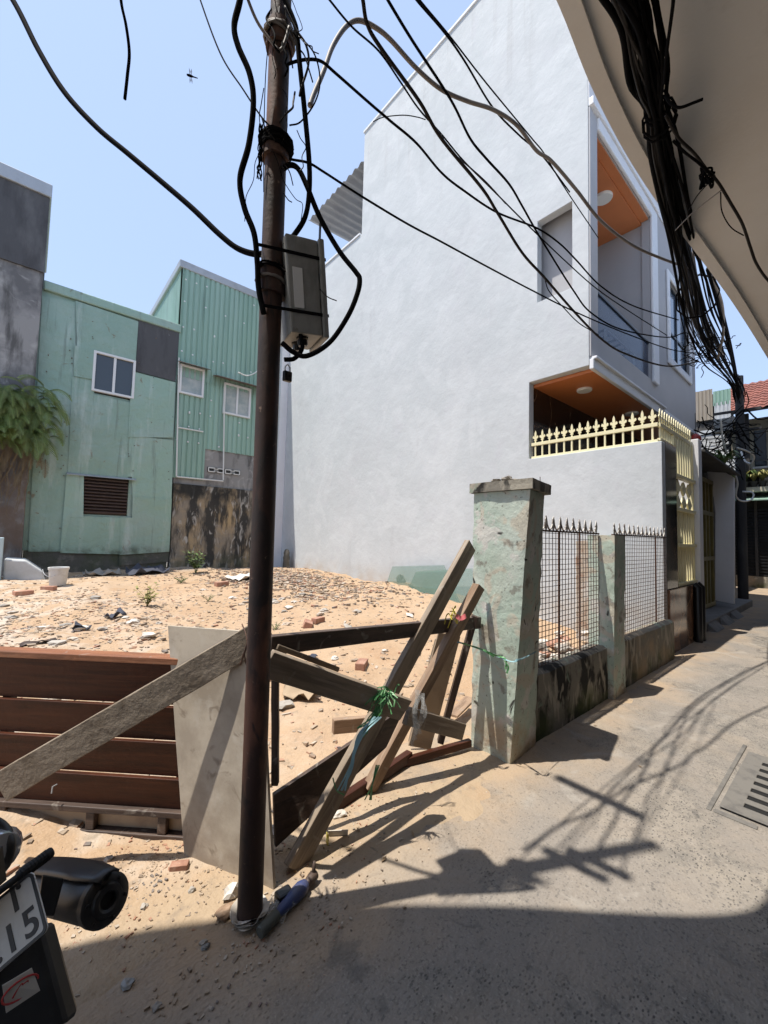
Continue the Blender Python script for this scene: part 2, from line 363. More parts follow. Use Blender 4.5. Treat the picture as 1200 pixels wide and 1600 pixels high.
# right window with rounded white surround
wd = MB().box((11.16, YF+0.06, 5.95), (12.74, YF+0.075, 7.76)).build('window', K['window_glass'], house)
MB().cells([10.93,11.10,12.80,12.97],[5.72,5.90,7.80,7.98], lambda u,v: not (11.1<u<12.8 and 5.9<v<7.8), lambda u,v:(u,YF-0.05,v),(0,0.047,0)).build('window_surround', K['trim'], wd, bevel=0.03)
for x in (11.13, 11.93, 12.73): MB().box((x-0.03, YF+0.03, 5.92), (x+0.03, YF+0.058, 7.78)).build('sash_bar', K['dark_metal'], wd)
for z in (5.94, 6.62, 7.76): MB().box((11.16, YF+0.035, z-0.025), (12.70, YF+0.056, z+0.025)).build('sash_bar', K['dark_metal'], wd)
# overhang soffit, ground floor front, remaining shell
MB().box((XW+0.163, YF+0.0, 4.34), (13.48, 3.808, 4.398)).build('soffit', K['orange'], house)
for px, py in ((913, 609), (987, 646)):
    p = at(px, py, Z=4.33); MB().lathe([(0.12,0),(0.13,0.015),(0.13,0.042)], (p.x, p.y, 4.297), n=24).build('ceiling_lamp', K['lamp_white'], house, smooth=40)
MB().box((XW+0.163, 3.81, -0.2), (13.5, 3.95, 4.396)).build('marble_front', K['black_marble'], house)
fd = MB().box((9.2, 3.76, 0.0), (11.2, 3.808, 2.6)).build('front_door', K['dark_metal'], house)
for x in (9.2, 10.17, 11.14): MB().box((x, 3.73, 0.0), (x+0.06, 3.758, 2.6)).build('door_stile', K['zinc'], fd)
MB().box((13.36, YF+0.165, 4.40), (13.5, 13.5, 13.2)).build('party_wall', K['plaster'], house)
MB().box((XW+0.163, 13.36, -0.2), (13.5, 13.5, 10.15)).build('rear_wall', K['plaster'], house)
MB().box((XW+0.163, 8.88, 10.0), (13.35, 9.02, 13.19)).build('step_wall', K['plaster'], house)
MB().box((XW+0.163, 9.022, 9.9), (13.35, 13.35, 10.0)).build('roof_slab', K['zinc'], house)
MB().box((XW+0.163, YF+0.165, 12.9), (13.35, 8.878, 13.0)).build('roof_slab', K['zinc'], house)
# yard front: marble piers, white post, plinth
MB().box((XW+0.163, YG, 0.90), (7.40, YG+0.30, 3.02)).build('marble_pier', K['black_marble'], house, bevel=0.006)
MB().box((XW+0.163, YG-0.03, -0.2), (8.10, YG+0.30, 0.897)).build('marble_plinth', K['brown_marble'], house, bevel=0.006)
MB().box((8.102, YG-0.02, -0.2), (8.56, YG+0.30, 0.897)).build('marble_plinth', K['black_marble'], house, bevel=0.006)
MB().box((8.58, YG-0.04, 0.10), (8.80, YG+0.26, 3.36)).build('gate_post', K['white_paint'], house, bevel=0.01)
MB().box((8.82, YG+0.02, -0.1), (9.05, YG+0.4, 0.90)).build('marble_plinth', K['brown_marble'], house, bevel=0.006)
for x in (8.16, 8.36): MB().tube([(x, YG-0.08, -0.05), (x, YG-0.08, 0.86), (x, YG-0.03, 0.90)], 0.055, 12).build('drain_pipe', K['black_pipe'], house, smooth=40)

# ---------------------------------------------------------------- yellow iron railing with fleur-de-lis tips, and the barred grille on the street side
FL = [(-.010,0),(-.010,.035),(-.024,.035),(-.024,.05),(-.012,.05),(-.03,.072),(-.046,.078),(-.05,.10),(-.036,.118),(-.024,.108),(-.014,.09),(-.018,.13),(-.014,.165),(0,.205)]
FL = FL + [(-x, y) for x, y in FL[-2::-1]]
def finial(mb, c, u, n, s=1.0):
    u, n = Vector(u), Vector(n); return mb.prism([Vector(c)+u*x*s+Vector((0,0,y*s))-n*0.007 for x, y in FL], n*0.014)
rl = thing('iron_railing', (XW+0.08, 2.8, 3.0), 'cream yellow iron railing with fleur-de-lis tips on top of the yard wall', 'railing')
xr = XW+0.07
MB().box((xr-0.02, YG+0.06, 3.0), (xr+0.02, 3.79, 3.045)).build('rail', K['yellow'], rl, bevel=0.003)
MB().box((xr-0.022, YG+0.06, 3.235), (xr+0.022, 3.79, 3.29)).build('rail', K['yellow'], rl, bevel=0.003)
n = 15; bar0 = fin0 = None
for i in range(n):
    y = 1.90 + (3.72-1.90)*i/(n-1)
    M = Matrix.Translation((xr, y, 3.045)); M2 = Matrix.Translation((xr, y, 3.29))
    if i == 0:
        bar0 = MB().box((-.012,-.012,0),(.012,.012,.19)).build('bar', K['yellow'], rl, M=M)
        fin0 = finial(MB(), (0,0,0), (0,1,0), (1,0,0), 1.08).build('finial', K['yellow'], rl, M=M2)
    else: clone(bar0, M, rl); clone(fin0, M2, rl)
gr = thing('iron_grille', (7.9, YG, 0.9), 'cream yellow barred grille with diamond band on the street front of the yard', 'grille')
yg = YG+0.06
x0, x1 = XW+0.10, 8.55; xg = 7.44
MB().box((x0, yg-0.02, 3.035), (xg-0.02, yg+0.02, 3.07)).build('rail', K['yellow'], gr)
MB().box((x0, yg-0.022, 3.235), (x1, yg+0.022, 3.29)).build('rail', K['yellow'], gr)
for z in (0.905, 1.50, 2.06, 2.58): MB().box((xg, yg-0.06, z), (x1, yg+0.03, z+0.05)).build('rail', K['yellow'], gr, bevel=0.004)
for x in (xg, x1-0.04): MB().box((x, yg-0.03, 0.957), (x+0.04, yg+0.03, 3.23)).build('stile', K['yellow'], gr)
n = 15
for i in range(n):
    x = x0+0.05+(x1-x0-0.1)*i/(n-1); o = clone(fin0, Matrix.Translation((x, yg, 3.29)) @ Matrix.Rotation(R(90), 4, 'Z'), gr)
    if x < xg-0.02: MB().box((x-.012, yg-.012, 3.07), (x+.012, yg+.012, 3.235)).build('bar', K['yellow'], gr)
for (za, zb) in ((0.957,1.5),(1.55,2.06),(2.63,3.235)):
    for i in range(7):
        x = xg+0.13+(x1-xg-0.26)*i/6; MB().box((x-.02, yg-.025, za), (x+.02, yg+.018, zb)).build('bar', K['yellow'], gr)
for i in range(3):
    for j in range(2):
        cx, cz = xg+0.22+0.33*i, 2.20+0.235*j
        MB().prism([(cx-.15,yg-.02,cz),(cx,yg-.02,cz-.115),(cx+.15,yg-.02,cz),(cx,yg-.02,cz+.115)], (0,.03,0)).build('diamond', K['yellow'], gr)

# ---------------------------------------------------------------- corrugated sheet over the lower roof
def corrugated(name, m, parent, P, U, V, lu, lv, pitch, depth, n_per=6, box=False, M=None):
    """sheet from P along unit U (across the ribs, lu metres) and V (along the ribs, lv)"""
    P, U, V = Vector(P), Vector(U).normalized(), Vector(V).normalized(); Nn = U.cross(V).normalized()
    k = max(int(lu/pitch*n_per), 4); vs = []
    for i in range(k+1):
        t = lu*i/k; ph = (t/pitch) % 1
        h = depth*(0.5+0.5*math.cos(2*math.pi*ph)) if not box else depth*(sm(0.30,0.38,ph)-sm(0.62,0.70,ph))
        vs += [P+U*t+Nn*h, P+U*t+V*lv+Nn*h]
    mb = MB(); mb.add(vs, [(2*i,2*i+2,2*i+3,2*i+1) for i in range(k)])
    o = mb.build(name, m, parent, fix=False, M=M); s = o.modifiers.new('thickness', 'SOLIDIFY'); s.thickness = 0.003
    return o
cn = thing('roof_canopy', (8, 10.5, 10.15), 'ribbed grey metal canopy jutting over the lower roof of the pale house', 'canopy')
corrugated('sheet', K['zinc'], cn, (6.72, 9.04, 12.45), (0,1,0), (1,0,0.06), 3.15, 4.0, 0.30, 0.075, 10)
for y in (9.3, 12.0):
    for x in (7.1, 10.4): MB().box((x-.03,y-.03,10.0),(x+.03,y+.03,12.44+0.06*(x-6.72))).build('post', K['dark_metal'], cn)
for z in (10.55, 10.9): MB().beam((6.85, 12.25, z), (6.85, 13.4, z), 0.04, 0.04).build('rail', K['dark_metal'], cn)
for y in (12.3, 12.65, 13.0, 13.35): MB().box((6.84,y-.015,10.2),(6.87,y+.015,10.9)).build('baluster', K['dark_metal'], cn)

# ---------------------------------------------------------------- building on the camera's side of the alley: its balcony slab hangs over the eye
K['ceiling'] = mat('painted concrete soffit', (0.72, 0.73, 0.735), 0.85, [
    ((0.67, 0.66, 0.64), 'noise', 0.8, 0.45, 0.65, 0.8), ((0.42, 0.39, 0.35), 'noise', 1.7, 0.64, 0.76, 0.5), ((0.78, 0.77, 0.75), 'fine', 50, 0.55, 0.75, 0.3)],
    [('noise', 40, 0.25, 0.004), ('noise', 3, 0.2, 0.02)])
ZS = 3.9
edge = [(-4.5,2.9),(-2.6,2.80),(-1.76,2.70),(-1.26,2.52),(-.74,2.26),(-.20,1.92),(.25,1.56),(.62,1.22),(.90,.97),(1.12,.83),(1.34,.772),
        (1.62,.778),(2.0,.815),(2.38,.832),(2.76,.832),(3.2,.816),(3.9,.770),(4.7,.722),(5.6,.686),(6.8,.652)]
edge = [(q.x, q.y) for q in crom([(x, y, 0) for x, y in edge], 5)]      # smooth rounded outline
pe = edge[-1]; edge.append((14.0, pe[1]-0.1))
sh = thing('balcony_building', (2, -1.4, 0), 'building overhead with wide rounded beige concrete balcony slab', 'building')
poly = [(x, y) for x, y in edge] + [(14.0, -1.6), (-4.5, -1.6)]
MB().prism([(x, y, ZS) for x, y in poly], (0, 0, 0.16)).build('balcony_slab', K['ceiling'], sh)
# drip rim: a low lip along the outer edge
mb = MB(); ring = []
for i, (x, y) in enumerate(edge):
    a = Vector(edge[max(i-1,0)]); b = Vector(edge[min(i+1,len(edge)-1)]); t = (b-a).normalized(); nrm = Vector((t.y, -t.x))
    o = Vector((x, y)); inn = o + nrm*0.07; oo = o - nrm*0.006
    ring += [(oo.x,oo.y,ZS-0.03),(inn.x,inn.y,ZS-0.03),(inn.x,inn.y,ZS+0.01),(oo.x,oo.y,ZS+0.19)]
m = len(edge)
mb.add(ring, [(4*i+k, 4*i+(k+1)%4, 4*i+4+(k+1)%4, 4*i+4+k) for i in range(m-1) for k in range(4)] + [(0,1,2,3),(4*m-1,4*m-2,4*m-3,4*m-4)])
mb.build('drip_edge', K['ceiling'], sh, smooth=50)
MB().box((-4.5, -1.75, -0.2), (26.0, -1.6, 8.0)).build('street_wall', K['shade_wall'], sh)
# ---------------------------------------------------------------- buildings across the back of the lot (their fronts stand near Y = 13.3)
YB = 13.3
K['grey_render'] = mat('weathered grey render', (0.30, 0.295, 0.29), 0.9, [
    ((0.11, 0.11, 0.115), 'noise', 0.9, 0.45, 0.62, 0.85), ((0.46, 0.45, 0.44), 'warp', 1.8, 0.56, 0.70, 0.7),
    ((0.06, 0.06, 0.06), 'noise', 2.0, 0.52, 0.66, 0.8, (1.6, 1, 0.3)),
    ((0.15, 0.10, 0.07), 'noise', 1.1, 0.35, 0.55, 0.9, None, ('Z', 4.6, 3.4, 1.2))], [('noise', 4, 0.35, 0.03), ('noise', 25, 0.25, 0.01)])
K['grey_block'] = mat('grey block wall', (0.27, 0.262, 0.25), 0.9, [((0.09, 0.088, 0.085), 'noise', 1.6, 0.48, 0.62, 0.85, (1.5, 1, 0.5)), ((0.40, 0.39, 0.37), 'warp', 2.2, 0.56, 0.70, 0.7)], [('noise', 6, 0.35, 0.02)])
K['dark_render'] = mat('dark bare render', (0.085, 0.086, 0.092), 0.9, [
    ((0.15, 0.15, 0.155), 'noise', 1.1, 0.5, 0.66, 0.7, (1.5, 1, 0.5)), ((0.045, 0.045, 0.05), 'noise', 2.2, 0.5, 0.7, 0.7, (1.5, 1, 0.4)), ((0.33, 0.33, 0.33), 'noise', 5, 0.70, 0.76, 0.6)],
    [('noise', 6, 0.3, 0.02), ('noise', 30, 0.2, 0.008)])
GREEN = (0.295, 0.425, 0.345)
K['green_sheet'] = mat('faded green sheet', GREEN, 0.5, [
    ((0.34, 0.44, 0.38), 'noise', 0.8, 0.45, 0.65, 0.8), ((0.23, 0.32, 0.265), 'noise', 1.6, 0.55, 0.72, 0.6, (1.5, 1, 0.3)),
    ((0.20, 0.12, 0.06), 'warp', 3.0, 0.66, 0.74, 0.75), ((0.52, 0.60, 0.55), 'noise', 1.5, 0.56, 0.70, 0.65, (1.8, 1, 0.25)), ((0.16, 0.20, 0.17), 'noise', 2.6, 0.60, 0.72, 0.6, (2.2, 1, 0.16)),
    ((0.08, 0.10, 0.07), 'noise', 2.5, 0.4, 0.6, 0.8, None, ('Z', 1.15, 0.9, 0.35))],
    [('noise', 1.4, 0.8, 0.08), ('warp', 3.2, 0.35, 0.03)], tint=0.17, metal=0.25)
K['green_ribbed'] = mat('green ribbed sheet', (0.275, 0.42, 0.34), 0.45, [
    ((0.35, 0.49, 0.42), 'noise', 1.0, 0.45, 0.65, 0.7, (2, 1, 0.2)), ((0.18, 0.27, 0.225), 'noise', 2.0, 0.55, 0.7, 0.7, (3, 1, 0.15))], [('noise', 2, 0.2, 0.02)], tint=0.05, metal=0.2)
K['stained'] = mat('stained old wall', (0.27, 0.225, 0.17), 0.92, [
    ((0.44, 0.31, 0.16), 'noise', 1.2, 0.45, 0.62, 0.85), ((0.035, 0.033, 0.03), 'noise', 1.6, 0.43, 0.55, 0.95, (2.0, 1, 0.5)),
    ((0.50, 0.47, 0.42), 'warp', 3.2, 0.58, 0.68, 0.8, (1.4, 1, 0.5)), ((0.02, 0.02, 0.018), 'noise', 1.1, 0.38, 0.55, 0.95, None, ('Z', 2.2, 2.75, 0.6)),
    ((0.10, 0.10, 0.06), 'noise', 2, 0.4, 0.6, 0.7, None, ('Z', 1.0, 0.6, 0.4))], [('noise', 5, 0.5, 0.03), ('noise', 20, 0.3, 0.01)])
K['mossy'] = mat('mossy plinth', (0.10, 0.095, 0.08), 0.95, [((0.22, 0.20, 0.17), 'noise', 3, 0.52, 0.66, 0.8), ((0.06, 0.075, 0.035), 'noise', 2, 0.45, 0.65, 0.7)], [('noise', 8, 0.5, 0.03)])
K['aluminium'] = mat('white aluminium', (0.70, 0.71, 0.71), 0.4)
K['dark_glass'] = mat('dark window glass', (0.035, 0.045, 0.055), 0.06, spec=0.8)
K['pale_glass'] = mat('frosted window glass', (0.30, 0.36, 0.36), 0.25, [((0.48, 0.50, 0.48), 'noise', 1.6, 0.45, 0.6, 0.8)])
K['louvre'] = mat('brown louvre wood', (0.055, 0.03, 0.022), 0.6, [((0.11, 0.075, 0.05), 'noise', 9, 0.5, 0.7, 0.7)], tint=0.25)
K['pvc'] = mat('white pvc conduit', (0.66, 0.66, 0.63), 0.5)
K['rust_sheet'] = mat('rusty tin', (0.12, 0.095, 0.08), 0.7, [((0.22, 0.12, 0.06), 'noise', 6, 0.5, 0.7, 0.8)])
K['cap_metal'] = mat('flashing metal', (0.42, 0.44, 0.46), 0.45, [((0.32, 0.33, 0.34), 'noise', 2, 0.5, 0.7, 0.7)], metal=0.4)
def B(px, py, y=YB): p = at(px, py, Y=y); return p.x, p.z

# grey block at far left
gb = thing('grey_block_house', (-1.5, 13.2, 0), 'tall windowless grey rendered house with dark upper storey, left end of the lot', 'house')
MB().box((-6, 13.05, -0.3), (-0.08, 17, 7.85)).build('lower_wall', K['grey_render'], gb)
MB().box((-6, 13.0, 7.853), (-0.07, 17, 9.78)).build('upper_wall', K['dark_render'], gb)
MB().box((-6, 12.95, 9.783), (-0.03, 17, 10.12)).build('roof_flashing', K['cap_metal'], gb, bevel=0.02)
sh_ = MB().box((-2.2, 12.98, 5.25), (-0.98, 13.047, 6.45)).build('shutter', K['louvre'], gb)
for i in range(7): MB().beam((-2.18, 12.965, 5.34+i*0.165), (-1.0, 12.965, 5.34+i*0.165), 0.03, 0.12).build('slat', K['louvre'], sh_)

# flat-sheet green house
ga = thing('green_sheet_house', (1.5, YB, 0), 'house clad in flat faded green metal sheets with one white sliding window', 'house')
MB().box((-0.06, YB+0.03, -0.3), (3.14, 18, 0.98)).build('plinth', K['mossy'], ga)
MB().cells([-0.078,1.03,2.06,3.14],[0.983,1.93,2.95,5.2,6.36,7.6], lambda u,v: not(1.03<u<2.06 and (5.2<v<6.36 or 1.93<v<2.95)), lambda u,v:(u,YB+0.04,v),(0,0.1,0)).build('backing_wall', K['green_sheet'], ga)
MB().box((-0.078, YB+0.16, 0.983), (3.14, 18, 7.548)).build('body', K['rust_sheet'], ga)
MB().box((-0.06, YB-0.05, 7.55), (3.16, 18, 7.80)).build('roof_flashing', K['green_sheet'], ga, bevel=0.03)
def sheet(pts, off, m='green_sheet', name='sheet', parent=None, dep=0.02):
    """flat cladding sheet from photo corners on the building front, a few millimetres proud, each laid slightly askew"""
    q = [B(*p) for p in pts]; j = random.uniform(-0.006, 0.006)
    return MB().prism([(x, YB+0.04-off*1.8-dep+j*(i % 2), z) for i, (x, z) in enumerate(q)], (0, dep, 0)).build(name, K[m], parent or ga)
sheet([(66,462),(119,472),(113,862),(44,862)], 0.004)
sheet([(118,470),(216,503),(212,562),(212,567),(148,549),(120,541)], 0.022)
sheet([(116,540),(150,549),(147,594),(115,588)], 0.032)
sheet([(216,498),(281,514),(274,596),(212,580)], 0.010, 'dark_render', 'render_patch')
sheet([(113,586),(147,594),(147,616),(203,629),(200,748),(106,738)], 0.016)
sheet([(210,567),(212,582),(274,598),(270,684),(200,683),(203,627)], 0.024)
sheet([(200,680),(271,688),(268,779),(207,777),(206,745),(199,745)], 0.014)
sheet([(104,740),(131,744),(130,808),(110,808),(96,862),(94,862)], 0.028)
sheet([(98,805),(190,809),(189,866),(94,864)], 0.022)
sheet([(188,808),(206,809),(207,776),(268,779),(264,862),(187,867)], 0.030)
sheet([(186,866),(264,860),(263,878),(186,884)], 0.012, 'mossy', 'sheet')
random.seed(5)
for i in range(46):     # fixing screws
    x = random.choice([0.12, 0.56, 0.60, 1.0, 2.02, 2.12, 2.52, 3.05]) + random.uniform(-.02,.02); z = random.uniform(1.1, 7.3)
    if 1.0 < x < 2.06 and (5.1 < z < 6.4 or 1.9 < z < 3.0): continue
    MB().box((x-.010, YB-0.03, z-.010), (x+.010, YB+0.03, z+.010)).build('screw', K['rust_sheet'], ga)
def slide_window(parent, x0, x1, z0, z1, y, glass, nm='window', bars=1):
    wv = MB().box((x0+.05, y+0.03, z0+.05), (x1-.05, y+0.04, z1-.05)).build(nm, K[glass], parent)
    MB().cells([x0,x0+.06,x1-.06,x1],[z0,z0+.06,z1-.06,z1], lambda u,v: not(x0+.06<u<x1-.06 and z0+.06<v<z1-.06), lambda u,v:(u,y-0.035,v),(0,0.1,0)).build('window_frame', K['aluminium'], wv, bevel=0.005)
    for k in range(bars):
        xm = x0+(x1-x0)*(k+1)/(bars+1); MB().box((xm-.03, y-0.01, z0+.062), (xm+.03, y+0.028, z1-.062)).build('mullion', K['aluminium'], wv)
    return wv
slide_window(ga, 1.06, 2.04, 5.24, 6.34, YB-0.01, 'dark_glass')
lv = MB().box((1.04, YB+0.10, 1.94), (2.05, YB+0.12, 2.94)).build('vent_back_sheet', K['rust_sheet'], ga)
for i in range(11):
    z = 1.99+i*0.088; MB().hexa([(1.04,YB+.0,z-.01),(2.05,YB+.0,z-.01),(2.05,YB+.09,z+.05),(1.04,YB+.09,z+.05),(1.04,YB+.0,z+.012),(2.05,YB+.0,z+.012),(2.05,YB+.09,z+.072),(1.04,YB+.09,z+.072)]).build('louvre_slat', K['louvre'], lv)
a, b = B(104, 738), B(212, 748)
MB().hexa([(a[0],YB-0.10,a[1]-.06),(b[0],YB-0.10,b[1]-.06),(b[0],YB+.03,b[1]),(a[0],YB+.03,a[1]),(a[0],YB-.10,a[1]-.045),(b[0],YB-.10,b[1]-.045),(b[0],YB+.03,b[1]+.02),(a[0],YB+.03,a[1]+.02)]).build('drip_sheet', K['cap_metal'], ga)

# ribbed green house to the right, set on an old stained wall
gr2 = thing('green_ribbed_house', (4.6, YB, 0), 'taller green ribbed-metal house above a stained masonry wall', 'house')
MB().box((3.20, YB+0.0, -0.3), (6.66, YB+0.25, 2.98)).build('stained_wall', K['stained'], gr2, bevel=0.02)
q = MB().box((3.20, YB+0.06, 2.983), (6.66, YB+0.26, 4.35)).build('block_wall', K['grey_block'], gr2)
MB().box((3.16, YB+0.10, 4.35), (6.66, 19.5, 9.62)).build('backing_wall', K['rust_sheet'], gr2)
XL = 3.12
def rib(px0, py0, px1, py1, off, nm='ribbed_sheet'):
    a = B(px0, py0); b = B(px1, py1); x0, x1 = sorted((a[0], b[0])); z0, z1 = sorted((a[1], b[1]))
    corrugated(nm, K['green_ribbed'], gr2, (x1, YB+0.085-off, z0), (-1,0,0), (0,0,1), x1-x0, z1-z0, 0.155, 0.03, 10, box=True)
ztop = 9.62
corrugated('ribbed_sheet', K['green_ribbed'], gr2, (6.66, YB-0.005, 6.25), (-1,0,0), (0,0,1), 6.66-XL, ztop-6.25, 0.155, 0.03, 10, box=True)
corrugated('ribbed_sheet', K['green_ribbed'], gr2, (4.05, YB+0.015, 3.15), (-1,0,0), (0,0,1), 4.05-XL-0.03, 3.12, 0.155, 0.03, 10, box=True)
corrugated('ribbed_sheet', K['green_ribbed'], gr2, (6.66, YB+0.02, 4.15), (-1,0,0), (0,0,1), 6.66-4.05, 2.14, 0.155, 0.03, 10, box=True)
corrugated('side_sheet', K['green_ribbed'], gr2, (XL-0.03, YB+0.06, 6.0), (0,1,0), (0,0,1), 6.2, 3.62, 0.155, 0.03, 8, box=True)
MB().box((XL-0.10, YB-0.03, 9.60), (6.70, YB+0.05, 9.84)).build('roof_flashing', K['cap_metal'], gr2, bevel=0.02)
MB().box((XL-0.10, YB+0.053, 9.60), (XL+0.02, 19.6, 9.84)).build('roof_flashing', K['cap_metal'], gr2, bevel=0.02)
MB().box((XL+0.023, YB+0.053, 9.64), (6.66, 19.6, 9.8)).build('roof', K['zinc'], gr2)
random.seed(9)
for i in range(60):
    x = XL+0.1+random.randint(0, 11)*0.31; z = random.choice([4.3,4.75,5.2,5.7,6.4,7.0,7.8,8.6,9.3])+random.uniform(-.03,.03)
    if (3.1<x<3.95 and 5.6<z<6.8) or (4.4<x<5.5 and 5.2<z<6.6): continue
    MB().lathe([(.028,0),(.028,.02),(.012,.03)], (x, YB+0.012, z), (0,-1,0), 6).build('screw', K['aluminium'], gr2)
slide_window(gr2, 3.19, 3.90, 5.72, 6.62, YB-0.02, 'pale_glass', bars=0)
slide_window(gr2, 4.52, 5.42, 5.38, 6.40, YB-0.02, 'pale_glass', bars=1)
for a, b, t in (((278,563),(325,578),0.30), ((333,586),(412,609),0.42)):
    A, Bq = B(*a), B(*b); z = (A[1]+Bq[1])/2
    MB().hexa([(A[0],YB-t,z-.12),(Bq[0],YB-t,z-.12),(Bq[0],YB+.02,z),(A[0],YB+.02,z),(A[0],YB-t,z-.10),(Bq[0],YB-t,z-.10),(Bq[0],YB+.02,z+.03),(A[0],YB+.02,z+.03)]).build('window_hood', K['rust_sheet'], gr2)
def pipe(pts, parent, r=0.022, y=YB-0.05, m='pvc', nm='conduit'):
    return MB().tube([(B(*p)[0], y, B(*p)[1]) for p in pts], r, 8).build(nm, K[m], parent, smooth=40)
pipe([(279,560),(275,744)], gr2); pipe([(350,600),(348,750)], gr2); pipe([(275,745),(348,752)], gr2); pipe([(276,668),(317,675)], gr2)
MB().tube(crom([(B(364,588)[0],YB-.45,B(364,588)[1]),(B(380,592)[0],YB-.4,B(380,592)[1]),(B(400,580)[0],YB-.3,B(400,580)[1]),(B(425,545)[0],YB-.2,B(425,545)[1])]), 0.02, 6).build('loose_cable', K['pvc'], gr2, smooth=1)
# pierced vent blocks
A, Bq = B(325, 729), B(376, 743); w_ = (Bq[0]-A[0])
MB().box((A[0], YB+0.045, Bq[1]), (Bq[0], YB+0.058, A[1])).build('vent_back_sheet', K['black_pipe'], gr2)  # black sheet painting in the shade behind the pierced openings
for k in range(2):
    xa = A[0]+k*w_/2+.03; xb = xa+w_/2-.06; za, zb = Bq[1]+.02, A[1]-.02; zm = (za+zb)/2
    mb = MB()
    for s in (1,-1):
        zz = zb if s > 0 else za
        mb.beam((xa,YB+.03,zz),(xa+.16,YB+.03,zz),.03,.03,(0,1,0)); mb.beam((xb-.16,YB+.03,zz),(xb,YB+.03,zz),.03,.03,(0,1,0))
        mb.beam((xa+.16,YB+.03,zz),(xa+.30,YB+.03,zm+s*.03),.03,.03,(0,1,0)); mb.beam((xb-.16,YB+.03,zz),(xb-.30,YB+.03,zm+s*.03),.03,.03,(0,1,0))
    mb.box((xa-.015,YB+.018,za),(xa+.015,YB+.042,zb)); mb.box((xb-.015,YB+.018,za),(xb+.015,YB+.042,zb)); mb.box((xa+.30,YB+.018,zm-.045),(xb-.30,YB+.042,zm-.015)); mb.box((xa+.30,YB+.018,zm+.015),(xb-.30,YB+.042,zm+.045))
    mb.build('vent_block', K['pvc'], gr2)
# thin black wires hanging on the green side
wall2 = MB().box((6.42, 13.12, -0.2), (6.695, 13.29, 8.2)).build('rear_pier', K['white_paint']); tag(wall2, 'narrow bluish white pier where the stained wall meets the pale house', 'wall')
st = MB()
sp = at(447, 886, X=6.45); prof = [(0.11,-.1),(0.115,.1),(0.10,.25),(0.115,.34),(0.09,.42),(0.10,.50),(0.06,.60),(0.0,.63)]
tag(st.lathe(prof, (sp.x, sp.y, lot_z(sp.x, sp.y)), n=9).build('broken_post', K['mossy'], smooth=30), 'short broken concrete post standing at the far foot of the pale house', 'post')

# low bits at the left edge: pale ramp, blue wall end
K['pale_concrete'] = mat('pale concrete', (0.50, 0.52, 0.53), 0.9, [((0.40, 0.41, 0.40), 'noise', 3, 0.45, 0.65, 0.7)], [('noise', 8, 0.3, 0.02)])
K['blue_wash'] = mat('blue limewash', (0.45, 0.56, 0.60), 0.9, [((0.36, 0.44, 0.46), 'noise', 3, 0.5, 0.7, 0.6)])
yr = 11.4
q = [at(*p, Y=yr) for p in ((6,874),(40,876),(66,893),(74,914),(4,926))]
tag(MB().prism([(p.x, yr, max(p.z, 0.2)) for p in q], (0, 0.9, 0)).build('concrete_ramp', K['pale_concrete'], bevel=0.03), 'pale concrete ramp stub beside the plastic bucket', 'ramp')
p0 = at(6, 840, Y=yr-0.1)
tag(MB().box((p0.x-2.5, yr-0.12, 0), (p0.x, yr+0.1, p0.z)).build('garden_wall', K['blue_wash'], bevel=0.01), 'end of a low light blue wall at the left edge of the lot', 'wall')

# fern growing out of the grey house wall
K['fern'] = mat('fern leaf', (0.13, 0.185, 0.042), 0.55, [((0.20, 0.23, 0.07), 'noise', 6, 0.45, 0.65, 0.8), ((0.04, 0.075, 0.02), 'noise', 3, 0.5, 0.7, 0.6)])
K['fern_dry'] = mat('dry fern', (0.17, 0.12, 0.06), 0.8, [((0.10, 0.07, 0.04), 'noise', 6, 0.45, 0.65, 0.8)])
fn = thing('fern', (-0.9, 12.9, 4.2), 'large hanging fern growing from the grey house wall', 'fern')
random.seed(21)
def frond(mb, base, dirv, L, droop, wid=0.16):
    pts = []; p = Vector(base); d = Vector(dirv).normalized(); n = 24
    for i in range(n+1):
        pts.append(p.copy()); p = p + d*(L/n); d = (d + Vector((0,0,-droop/n))).normalized()
    for i in range(1, n):
        t = (pts[i+1]-pts[i-1]).normalized(); s = t.cross(Vector((0,-0.6,1))).normalized(); u = s.cross(t)
        l = wid*.62*math.sin(math.pi*min(0.15+0.85*i/n, 1))*random.uniform(.8,1.15)+0.012; ww = L/n*0.36
        for sg in (1,-1):
            tip = pts[i]+s*sg*l+t*l*0.35-Vector((0,0,l*0.35)); e = u*0.01
            mb.add([pts[i]-t*ww, pts[i]+t*ww, tip+t*ww*.4, tip-t*ww*.3], [(0,1,2,3)])
    mb.tube(pts[::3], 0.008, 4, cap=False)
for k in range(185):
    q = at(random.uniform(-40, 78), random.uniform(600, 690), Y=12.85); c = Vector((q.x, 12.95, q.z))
    mb = MB(); a = random.uniform(-1.2, 1.2); el = random.uniform(-0.3, 0.9)
    frond(mb, c, (math.sin(a)+.25, -0.8*math.cos(a)-.15, el), random.uniform(.45, .95), random.uniform(1.6, 3.4))
    mb.build('frond', K['fern'], fn, fix=False)
for k in range(26):
    q = at(random.uniform(-20, 55), random.uniform(690, 725), Y=12.9)
    mb = MB(); x, z = q.x, q.z; L = random.uniform(.6, 1.7); y = 12.97-random.uniform(0, .12)
    mb.tube([(x+mnoise.noise(Vector((k, i*.5, 0)))*.12+(-.12*i/6), y, z-L*i/6) for i in range(7)], [0.014*(1-i/9) for i in range(7)], 4).build('hanging_root', K['fern_dry'], fn)
for k in range(9):
    q = at(random.uniform(0, 80), random.uniform(690, 735), Y=12.85); mb = MB(); frond(mb, (q.x, 12.92, q.z), (random.uniform(-.5,.5), -.4, -.6), .5, 2.0, .1); mb.build('frond', K['fern_dry'], fn, fix=False)
